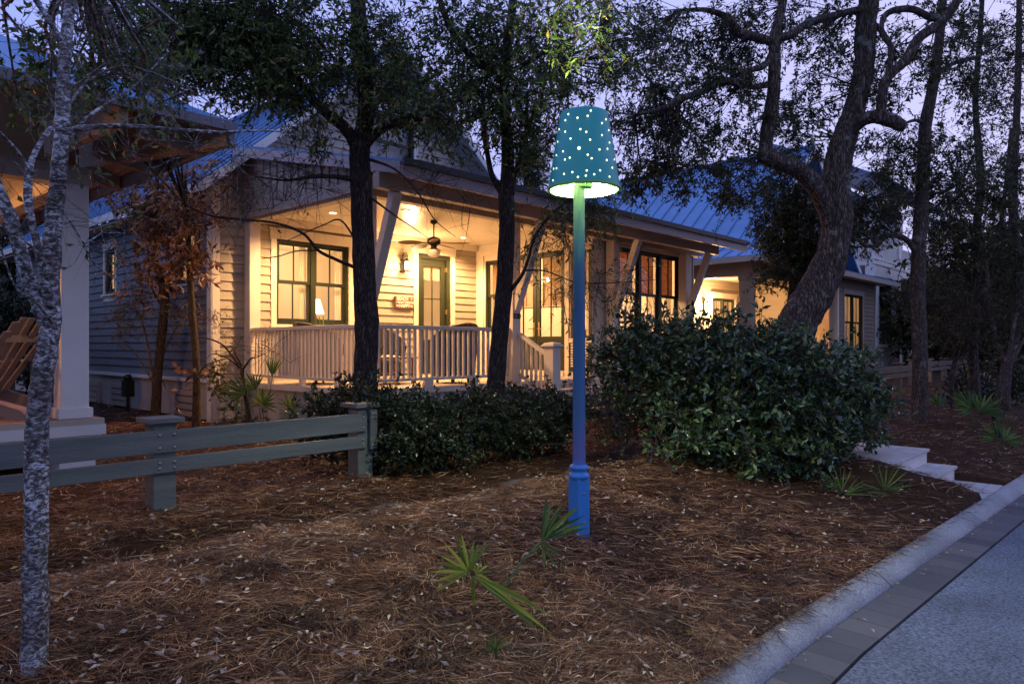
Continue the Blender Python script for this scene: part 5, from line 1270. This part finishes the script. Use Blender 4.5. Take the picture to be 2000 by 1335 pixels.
tree('bronze_leaved_tree','small two-stemmed tree with large bronze leaves before the first side window','tree',
 [[(304,822,12.4,.085),(306,760,12.4,.075),(312,690,12.4,.07),(318,630,12.3,.075),(322,575,12.3,.07),(306,520,12.2,.05),(300,470,12.2,.045),(304,400,12.2,.04),(308,330,12.2,.03)],
  [(322,578,12.3,.045),(334,530,12.2,.035),(328,480,12.2,.03),(338,420,12.2,.02)],
  [(318,600,12.3,.02),(296,560,12.2,.018),(290,500,12.2,.014),(286,460,12.2,.01)]],
 [(300,390,12.2,60,45,.6,60,BZ),(275,440,12.2,38,40,.5,36,BZ),(262,480,12.1,28,28,.4,22,BZ),(318,530,12.0,40,40,.4,30,BZ),(330,440,12.2,40,50,.5,34,BZ),(245,395,12.2,50,25,.5,26,BZ),(290,540,12,20,30,.3,10,BZ),(300,330,12.2,70,30,.6,36,BZ)],
 bronze_leaf, bark_smooth, jit=.10)
tree('copper_leaved_tree','small tree with copper leaves right before the corner board of the porch house','tree',
 [[(383,838,11.4,.07),(384,770,11.4,.06),(383,700,11.4,.055),(377,630,11.4,.055),(372,560,11.4,.05),(368,480,11.4,.045),(364,410,11.4,.035),(362,340,11.4,.02)],
  [(372,540,11.4,.02),(388,490,11.2,.016),(390,430,11.2,.01)],
  [(383,745,11.4,.014),(400,715,11.2,.012),(440,700,11,.008)]],
 [(362,400,11.3,45,40,.5,46,BZ),(355,500,11.2,24,38,.3,24,BZ),(390,500,11.1,26,50,.3,26,BZ),(395,420,11.2,30,30,.4,22,BZ),(350,340,11.3,50,30,.4,30,BZ),(420,352,11.2,30,16,.3,12,BZ),(384,750,11,34,20,.3,6,dict(leaf=(.16,.07),K=4))],
 bronze_leaf, bark_smooth, jit=.10)
tree('airy_shrub','airy small-leaved shrub against the side wall behind the bronze-leaved trees','shrub',
 [[(302,815,12.8,.03),(298,740,12.8,.022),(290,680,12.8,.018),(276,620,12.8,.012)],
  [(300,760,12.8,.018),(320,690,12.7,.014),(345,640,12.6,.01),(370,620,12.5,.006)],
  [(298,745,12.8,.012),(265,690,12.7,.009),(235,660,12.7,.006)],
  [(300,780,12.8,.014),(312,740,12.6,.01),(325,760,12.5,.006)]],
 [(270,590,12.7,60,40,.5,80,dict(leaf=(.05,.022),K=6,bare=.3)),(240,640,12.7,40,40,.4,50,dict(leaf=(.05,.022),K=6,bare=.3)),(340,590,12.3,50,45,.4,90,dict(leaf=(.05,.022),K=7)),(300,660,12.5,70,50,.4,60,dict(leaf=(.05,.022),K=5,bare=.6)),(400,610,12.0,40,30,.3,30,dict(leaf=(.05,.022),K=6,bare=.2))],
 light_leaf, bark_tan)
tree('bare_sapling','small bare sapling with curved twigs before the left end of the porch railing','tree',
 [[(487,850,10.3,.04),(484,800,10.3,.035),(476,750,10.3,.03),(472,720,10.3,.028)],
  [(472,722,10.3,.02),(450,690,10.2,.014),(430,670,10.1,.012),(400,660,10.0,.01),(380,662,9.9,.004)],
  [(474,722,10.3,.016),(490,700,10.3,.012),(500,698,10.3,.008),(518,690,10.3,.004)],
  [(472,715,10.3,.014),(462,695,10.3,.010),(455,680,10.3,.006)],
  [(472,722,10.3,.012),(445,700,10.2,.010),(415,690,10.1,.006),(405,700,10,.003)]],
 [(440,680,10.2,50,30,.3,20,dict(bare=.9,K=4,tl=(.15,.35),tr=.003,leaf=(.05,.02))),(500,690,10.3,45,30,.3,22,dict(bare=.9,K=4,tl=(.15,.4),tr=.003,leaf=(.05,.02))),(430,745,10.2,30,30,.3,26,dict(K=6,tl=(.1,.2),leaf=(.08,.04)))],
 light_leaf, bark_smooth)
tree('tall_pine','thin distant pine between the roofs, left of the lampshade','pine tree',
 [[(1026,640,34,.18),(1027,500,34,.16),(1027,380,34,.13),(1028,280,34,.10),(1030,180,34,.06)]],
 [(1030,330,34,28,14,.6,60,dict(leaf=(.5,.04),K=14,tl=(.4,.9),tr=.012)),(1026,290,34,20,12,.6,40,dict(leaf=(.5,.04),K=14,tl=(.4,.9),tr=.012)),(1032,360,34,24,10,.6,40,dict(leaf=(.5,.04),K=14,tl=(.4,.9),tr=.012))],
 oak_leaf2, bark_dark)
# woods beyond the houses
FB = dict(leaf=(.34,.18), K=10, tl=(.7,1.6), tr=.02, spread=1.0)
far = [(-560,24,'wide dark tree behind the left house roof'),(60,26,'dark tree beyond the near roof at the left edge'),(430,34,'dark tree beyond the ridge of the tan porch house, left of the gable'),(880,38,'dark tree beyond the porch house right of the gable'),(1180,46,'dark tree far beyond the blue metal roof ridge'),(1700,48,'dark tree right behind the pale balcony house'),(1860,38,'broad dark tree beyond the far fence, right of the balcony house'),(1990,34,'dark tree beyond the far fence at the right edge'),(2180,32,'tree beyond the right edge of the lawn'),(2450,26,'tree standing down the street'),(1760,60,'tall dark tree farthest back behind the balcony house'),(-900,18,'tree beside the left house')]
for i,(x,d,lb_) in enumerate(far):
    gy = 674+1.3*1400/d; k = 1400/d; hgt = 6.5+2.2*((i*37)%10)/10
    if x > 1690 and x < 2100: hgt = 5.0+((i*37)%10)/6
    tree('background_tree', lb_, 'tree', [[(x,gy+4,d,.25),(x+.3*k,gy-hgt*.4*k,d,.2),(x-.2*k,gy-hgt*.75*k,d,.1)]],
      [(x,gy-hgt*.62*k,d,2.6*k,1.6*k,2.2,200,FB),(x-1.8*k,gy-hgt*.45*k,d,1.8*k,1.2*k,1.6,120,FB),(x+1.9*k,gy-hgt*.5*k,d,1.9*k,1.3*k,1.6,120,FB),(x+.3*k,gy-hgt*.85*k,d,1.6*k,1.0*k,1.4,100,FB),(x,gy-hgt*.25*k,d,2.4*k,.9*k,1.8,120,FB)],
      oak_leaf2, bark_dark, group='dark trees beyond the houses')

# ------------------------------------------------------------------ bushes and hedges
def bush(name, label, base, stems_, blobs, leafm, leaf, cat='bush', K=9, tl=(.12,.3), tr=.0035, group=None, droop=.0):
    t = thing(name, label, cat, tuple(px(*base)), 'W', group)
    b = Vector(px(*base)); g = MB()
    for s_ in stems_:
        W_ = [(*px(x,y,d), r_) for x,y,d,r_ in s_]; S = smooth_line(W_, 5); g.tube([Vector(q[:3]) for q in S],[float(q[3]) for q in S],7,.1)
    build(g,'stem',bark_smooth,t,smooth=True)
    c = Crown()
    for bl in blobs:
        x,y,d,rx,ry,rd,n = bl[:7]; kw = bl[7] if len(bl)>7 else {}
        cc = np.array(px(x,y,d)); kk = dict(leaf=leaf,K=K,tl=tl,tr=tr,att=np.array(b)+(cc-np.array(b))*.3,droop=droop,outward=.9,per=7); kk.update(kw); n = int(n*(1.5 if name == 'hedge' else .92))
        c.blob(cc,(rx*d/1400,rd,ry*d/1400),n,**kk)
    c.make('foliage',leafm,bark_smooth,t); return t
bush('round_bush','big rounded glossy green bush filling the middle right in front of the house',(1440,900,8.0),
 [[(1440,920,8.0,.03),(1420,850,7.9,.025),(1380,780,7.8,.015)],[(1450,920,8.0,.03),(1500,850,8,.02),(1560,780,8,.012)],[(1430,915,8,.02),(1380,880,7.6,.018),(1330,890,7.3,.01)],[(1350,910,7.6,.016),(1330,840,7.6,.012),(1300,760,7.6,.008)]],
 [(1400,760,7.9,170,110,.9,850),(1290,740,8.1,110,90,.8,420),(1230,690,8.3,60,50,.5,130),(1240,640,8.4,55,35,.4,34),(1300,650,8.2,90,40,.6,180),(1400,670,8.2,100,50,.8,330),(1500,690,8.2,110,60,.8,430),
  (1520,790,7.9,140,110,.9,800),(1600,740,8.4,100,80,.8,480),(1660,770,8.7,70,90,.7,400),(1590,850,8.0,100,80,.7,420),(1430,850,7.5,120,70,.7,420),(1340,860,7.3,60,50,.5,70),(1520,890,7.5,90,45,.6,170),(1180,700,8.4,40,60,.4,60)]+[(x,y,d,18,26,.15,9,dict(tl=(.12,.28))) for x,y,d in ((1165,640,8.4),(1215,610,8.4),(1270,618,8.3),(1335,625,8.2),(1390,612,8.2),(1450,618,8.3),(1500,628,8.3),(1560,650,8.4),(1620,668,8.6),(1690,700,8.8),(1730,760,8.9),(1300,800,7.2),(1290,850,7.1),(1330,880,7.0),(1470,930,7.2),(1560,935,7.3),(1420,900,7.1))],
 bush_leaf,(.085,.040))
HD = [(640,820,7.5,60,60,.5,260),(700,790,7.4,60,40,.45,200),(770,830,7.3,80,60,.55,420),(850,825,7.5,80,60,.55,420),(930,820,7.8,80,62,.55,420),(1010,815,8.2,80,60,.55,420),(1090,810,8.8,80,60,.55,380),(720,865,7.3,70,30,.4,170),(850,865,7.4,90,30,.4,170),(660,770,8.0,40,20,.3,40)]
bush('hedge','long low dark small-leaved hedge below the porch railing behind the fence',(860,890,8.0),
 [[(640,900,7.5,.012),(770,880,7.5,.012),(900,875,7.7,.012),(1120,865,8.3,.010)]], HD, hedge_leaf, (.052,.028), cat='hedge', K=11, tl=(.08,.22), tr=.0025)
bush('thin_shrub','thin brownish shrub with bare stems between the blue pole and the round bush',(1215,890,8.2),
 [[(1213,895,8.2,.012),(1215,830,8.2,.010),(1200,770,8.2,.006)],[(1218,895,8.2,.010),(1225,820,8.2,.007),(1260,760,8.2,.004)],[(1216,880,8.2,.008),(1240,830,8.1,.006),(1280,790,8,.004)]],
 [(1190,800,8.3,70,60,.5,150,dict(bare=.2)),(1250,790,8.2,60,60,.5,130,dict(bare=.2)),(1160,770,8.4,40,40,.4,60)], hedge_leaf, (.045,.022), K=7, tl=(.1,.25), tr=.0025)
bush('corner_shrub','low leafy plant at the foot of the corner post beside the fan palms',(460,850,11.0),
 [[(460,850,11.0,.015),(455,820,11,.008)]], [(440,800,11.0,30,28,.3,26,dict(leaf=(.10,.045),K=5)),(500,815,10.8,26,22,.3,20,dict(leaf=(.10,.045),K=5))], bush_leaf, (.10,.045))
for i,(x,y,d,lb_) in enumerate(((1900,770,16,'dark bush below the far fence beside the bluish trunk'),(1975,740,18,'dark bush at the right edge behind the fence'),(60,700,15,'dark bush behind the left porch and its adirondack chair'),(0,600,16,'tall dark bush behind the left porch'),(110,610,17,'tall dark bush behind the left porch column'))):
    bush('dark_bush', lb_, (x,674+1820/d,d), [[(x,674+1820/d,d,.03),(x,y,d,.015)]], [(x,y,d,60,60,.8,260,dict(leaf=(.10,.04))),(x+30,y+20,d,50,50,.8,160,dict(leaf=(.10,.04)))], hedge_leaf, (.10,.04), group='dark bushes in the shade')

# ------------------------------------------------------------------ palmettos
palm_m = island('palmetto_blade', [(0,(.03,.07,.02)),(.6,(.06,.12,.03)),(1,(.16,.22,.04))], .4, .3, .4)
palm_yellow = island('palmetto_yellow', [(0,(.05,.11,.02)),(.5,(.16,.24,.03)),(1,(.40,.44,.06))], .4, .35, .4)
palm_dry = island('palmetto_dry', [(0,(.25,.17,.09)),(1,(.42,.32,.18))], .6, .2, .2)
def frond(t, base, hub, axis, nrm_, rad_, nb, spread=150, w=.028, m=None, sag=.1):
    base, hub, axis, nrm_ = Vector(base), Vector(hub), Vector(axis).normalized(), Vector(nrm_).normalized()
    g = MB(); mid = (base+hub)/2+Vector((0,0,.03)); 
    g.tube([base,mid,hub],[.005,.004,.004],6); fr = build(g,'frond',palm_m if m is None else m,t)
    side = axis.cross(nrm_).normalized(); nrm_ = side.cross(axis).normalized()
    if nrm_.z < 0: pass
    g = MB()
    for i in range(nb):
        a = R(-spread/2+spread*i/(nb-1)) + random.uniform(-.05,.05); L = rad_*random.uniform(.82,1.06)*(1-.12*abs(a))
        d = axis*math.cos(a)+side*math.sin(a); s_ = d.cross(nrm_).normalized()
        P = []
        for j,(f,ww) in enumerate(((0,.15),(.3,.9),(.65,.8),(1,.03))):
            c = hub + d*L*f - Vector((0,0,1))*sag*L*f*f + nrm_*random.uniform(-.01,.01)
            P.append((c - s_*w*.5*ww + nrm_*w*.3*ww, c, c + s_*w*.5*ww + nrm_*w*.3*ww))
        o = len(g.v)
        for q in P: g.v += [tuple(k) for k in q]
        for j in range(3):
            for k in (0,1): g.f.append((o+j*3+k,o+j*3+k+1,o+j*3+k+4,o+j*3+k+3))
    build(g,'fan',palm_m if m is None else m,fr)
def palmetto(label, x, y, d, fr_, m=None):
    b = px(x,y,d); t = thing('palmetto', label, 'palmetto', tuple(b), 'W', 'fan palmettos on the pine straw')
    for (hx,hy,hd,ax,ay,az,rad_,nb,spr,w) in fr_:
        frond(t, b, px(hx,hy,hd), (ax,ay,az), (random.uniform(-.3,.3),-.8,.5), rad_, nb, spr, w, m)
    return t
palmetto('yellow-green fan palm with a long drooping frond, left of the lamp base',925,1178,3.75,[(915,1115,3.8,-.55,-.1,.75,.24,11,150,.020),(925,1125,3.75,.85,-.2,-.35,.46,4,14,.030),(930,1120,3.8,.6,.2,.5,.10,5,120,.014)],palm_yellow)
palmetto('blue-green fan frond reaching over the foot of the lamp',985,1145,4.0,[(1058,1056,4.25,.62,.25,.70,.33,9,62,.026),(1060,1060,4.25,.5,-.1,-.8,.16,3,60,.020)])
palmetto('tiny green palm sprout in the pine straw at the bottom centre',970,1285,3.25,[(968,1268,3.25,.1,0,1,.09,6,110,.010),(960,1272,3.25,-.5,0,.8,.07,4,90,.009)])
palmetto('palm clump below the round bush, left of the entry steps',1640,985,6.9,[(1643,960,6.9,-.15,0,1,.30,6,60,.015),(1650,965,6.8,.8,-.1,.5,.28,5,50,.013),(1640,962,6.9,-.7,0,.6,.22,4,50,.013)],palm_m)
palmetto('second palm clump by the steps with radiating dark blades',1730,985,7.0,[(1728,958,7.0,.5,-.1,.7,.36,10,120,.018),(1728,962,6.9,-.3,-.3,-.6,.26,8,140,.018),(1726,960,7.0,-1,0,.1,.26,5,40,.016)])
palmetto('fan palm lit from the porch beside the bare sapling',515,855,10.2,[(514,790,10.1,.1,-.1,1,.36,14,200,.035),(480,770,10.2,-.8,-.1,.4,.42,12,110,.03),(532,735,10.0,.1,0,1,.36,8,60,.03),(500,760,10.3,-.6,0,.8,.34,12,120,.03)])
palmetto('small palm with open fan before the porch skirt left of the hedge',575,860,9.8,[(568,794,9.7,.1,-.2,1,.28,11,150,.026),(582,815,9.5,-.8,-.2,.5,.34,9,80,.022)])
palmetto('palm blades behind the hedge beside the dark oak trunk',620,860,9.4,[(622,790,9.3,.0,-.2,1,.26,9,130,.024)])
palmetto('big shaded palmetto right of the slender trunk below the far fence',1905,840,11.5,[(1900,800,11.5,-.6,0,.8,.45,14,140,.04),(1915,805,11.4,.7,0,.7,.45,14,130,.04),(1890,790,11.6,-.9,0,.5,.35,10,90,.035)])
palmetto('shaded fan palm at the right edge above the steps',1945,900,9.5,[(1945,855,9.5,-.2,-.1,1,.34,14,180,.035),(1960,860,9.4,.8,0,.4,.3,10,120,.03)])
palmetto('low palmetto at the left foot of the far fence posts',1835,812,12.5,[(1830,790,12.5,.1,0,1,.3,12,160,.035)])
t = thing('potted_plant','small potted palm on the porch in front of the double window','potted plant',(1.25,2.9,DK))
g = MB(); g.lathe((1.25,2.9,DK),[(.12,0),(.16,.3),(.18,.32),(.17,.34),(.15,.33)],18); g.lathe((1.25,2.9,DK),[(.15,.325),(.01,.33)],18,caps=False); build(g,'pot',terracotta,t,smooth=True)
fb_ = thing('tmp','x','x',(0,0,0),'W'); bpy.data.objects.remove(fb_)
g = MB()
for k in range(12):
    a = R(-70+140*k/11); P0 = (1.25,2.9,DK+.33); 
    g.beam(P0,(1.25+.62*math.sin(a)*.6,2.9+.1*math.cos(3*a),DK+.33+.85*math.cos(a*.7)),.022,.006)
build(g,'foliage',palm_m,t)

# ------------------------------------------------------------------ pine straw and fallen leaves
def blocked(u, v):
    return ((-.6<u) & (u<10) & (v>.0)) | ((u>3.2)&(u<6.3)&(v>-1.3)&(v<1)) | ((v>3.3)&(u>-.6)) | ((u<-3.55)&(v>-.6)) | ((u>2.33)&(u<3.74)&(v>-6.42)&(v<-4.7)) | ((u>2.78)&(u<3.74)&(v<-6.4))
def scatter(n, dmin, dmax, ang=50, hw=None):
    d = dmin*np.exp(rng.random(n)*math.log(dmax/dmin)); a = np.radians(rng.uniform(-ang,ang,n))
    X, Y = d*np.sin(a), d*np.cos(a); A_, B_ = X-AX, Y-AY
    u, v = FX*A_+FY*B_, -FY*A_+FX*B_
    vcu = np.array([vc(q) for q in u])
    ok = (v > vcu+.12+rng.normal(size=n)*.035) & ~blocked(u,v)
    z = np.array([lawn(a_,b_) if k else 0 for a_,b_,k in zip(u,v,ok)])
    z = np.where(z < -.4, -.272, z)
    return X[ok], Y[ok], z[ok], u[ok], v[ok]
needle_m = island('pine_needle', [(0,(.02,.006,.003)),(.35,(.08,.027,.010)),(.7,(.22,.085,.032)),(.9,(.46,.24,.11)),(1,(.66,.47,.29))], .6, 0, .3)
nt_ = needle_m.node_tree; n, l = nt_.nodes, nt_.links; b = n['Principled BSDF']; src = b.inputs['Base Color'].links[0].from_socket
tc = n.new('ShaderNodeTexCoord'); no = n.new('ShaderNodeTexNoise'); no.inputs['Scale'].default_value = 2.4; no.inputs['Detail'].default_value = 5; no.inputs['Roughness'].default_value = .65; l.new(tc.outputs['Object'], no.inputs[0])
mr = n.new('ShaderNodeMapRange'); mr.inputs['From Min'].default_value = .36; mr.inputs['From Max'].default_value = .64; mr.inputs['To Min'].default_value = .38; mr.inputs['To Max'].default_value = 1.25; l.new(no.outputs[0], mr.inputs[0])
mx = n.new('ShaderNodeMix'); mx.data_type = 'RGBA'; mx.blend_type = 'MULTIPLY'; mx.inputs['Factor'].default_value = 1; l.new(src, mx.inputs['A']); l.new(mr.outputs[0], mx.inputs['B']); l.new(mx.outputs['Result'], b.inputs['Base Color'])
def needles(n, dmin, dmax, wid, seed):
    X,Y,Z,u,v = scatter(n,dmin,dmax)
    sand = (np.abs(v+3.72+.7*(np.sin(u*1.9)*.06)) < .12) & (u < .3) & (rng.random(len(u)) < .45)
    X,Y,Z,u,v = [q[~sand] for q in (X,Y,Z,u,v)]
    m = len(X)
    # swirl field gives matted tufts
    ang = np.array([6.5*noise.noise(Vector((a*1.1,b*1.1,seed))) + 2.5*noise.noise(Vector((a*4,b*4,seed+9))) for a,b in zip(X,Y)])+ .5 + rng.normal(size=m)*.55
    tuft = np.array([noise.noise(Vector((a*3.3,b*3.3,21))) for a,b in zip(X,Y)])
    L = rng.uniform(.09,.22,m); pitch = rng.normal(size=m)*.13
    lift = .004+np.clip(tuft,0,1)*.05*rng.random(m)+rng.random(m)**3*.035
    bend = rng.normal(size=m)*.5
    V = []
    dx, dy = np.cos(ang), np.sin(ang)
    prev = None; rows = []
    w = wid*rng.uniform(.7,1.3,m)*(.5+.5*np.clip(Y/5,.6,3))
    for j,f in enumerate((-.5,-.17,.17,.5)):
        a2 = ang+bend*f; cx = X+L*f*np.cos(a2); cy = Y+L*f*np.sin(a2); cz = Z+lift+L*f*np.sin(pitch)+.012*(1-4*f*f)*np.abs(bend)
        ww = w*(1 if abs(f)<.3 else .5)
        tw = rng.uniform(-1,1,m) if j == 0 else tw
        sx, sy, sz = -np.sin(a2)*ww*.5, np.cos(a2)*ww*.5, tw*ww*.4
        rows.append(np.stack([cx-sx,cy-sy,cz-sz],1)); rows.append(np.stack([cx+sx,cy+sy,cz+sz],1))
    V = np.stack(rows,1).reshape(-1,3); i = (np.arange(m)*8)[:,None]
    F = np.concatenate([i+[0,1,3,2], i+[2,3,5,4], i+[4,5,7,6]],1).reshape(-1,4)
    return V, F
parts = [needles(190000,2.0,7.0,.0021,1.0), needles(110000,3.0,26.0,.0030,4.0)]
V = np.concatenate([p[0] for p in parts]); F = np.concatenate([parts[0][1], parts[1][1]+len(parts[0][0])])
o = np_mesh('pine_straw', V, F, [needle_m], base=(0,0,0)); tag(o, 'matted brown pine straw covering the lawn beds', 'pine straw', kind='stuff')
dead_m = island('fallen_leaf', [(0,(.18,.10,.06)),(.4,(.42,.31,.22)),(.9,(.66,.56,.46)),(1,(.50,.28,.05))], .6, .15, .3)
X,Y,Z,u,v = scatter(8500,2.2,24.0)
n_ = len(X); P = np.stack([X,Y,Z+.02+rng.random(n_)*.03],1); a = rng.uniform(0,6.28,n_); D = nrm(np.stack([np.cos(a),np.sin(a),rng.normal(size=n_)*.25],1))
V1,F1 = leaves_np(P,D,rng.uniform(.03,.055,n_),rng.uniform(.012,.02,n_),cup=.3)
# drift of leaves along the gutter line
uu = rng.uniform(-4,9,110)+0; k_ = rng.normal(size=110)*.03
Pg = []
for q,kk in zip(uu,k_):
    w_ = H(q, vc(q)-.02+kk-.03); Pg.append((w_.x,w_.y,-.338+random.random()*.01))
for q in range(26):
    uq = random.uniform(-3,8); w_ = H(uq, vc(uq)-random.uniform(.1,1.6)); Pg.append((w_.x,w_.y,-.335))
Pg = np.array(Pg); a = rng.uniform(0,6.28,len(Pg)); D = nrm(np.stack([np.cos(a),np.sin(a),rng.normal(size=len(Pg))*.2],1))
V2,F2_ = leaves_np(Pg,D,rng.uniform(.025,.05,len(Pg)),rng.uniform(.010,.018,len(Pg)),cup=.3)
o = np_mesh('leaf_litter', np.concatenate([V1,V2]), np.concatenate([F1,F2_+len(V1)]), [dead_m], base=(0,0,0)); tag(o,'small pale fallen leaves scattered over the straw and along the kerb','leaf litter',kind='stuff')
print('SCENE polys', sum(len(o.data.polygons) for o in bpy.data.objects if o.type=='MESH'))
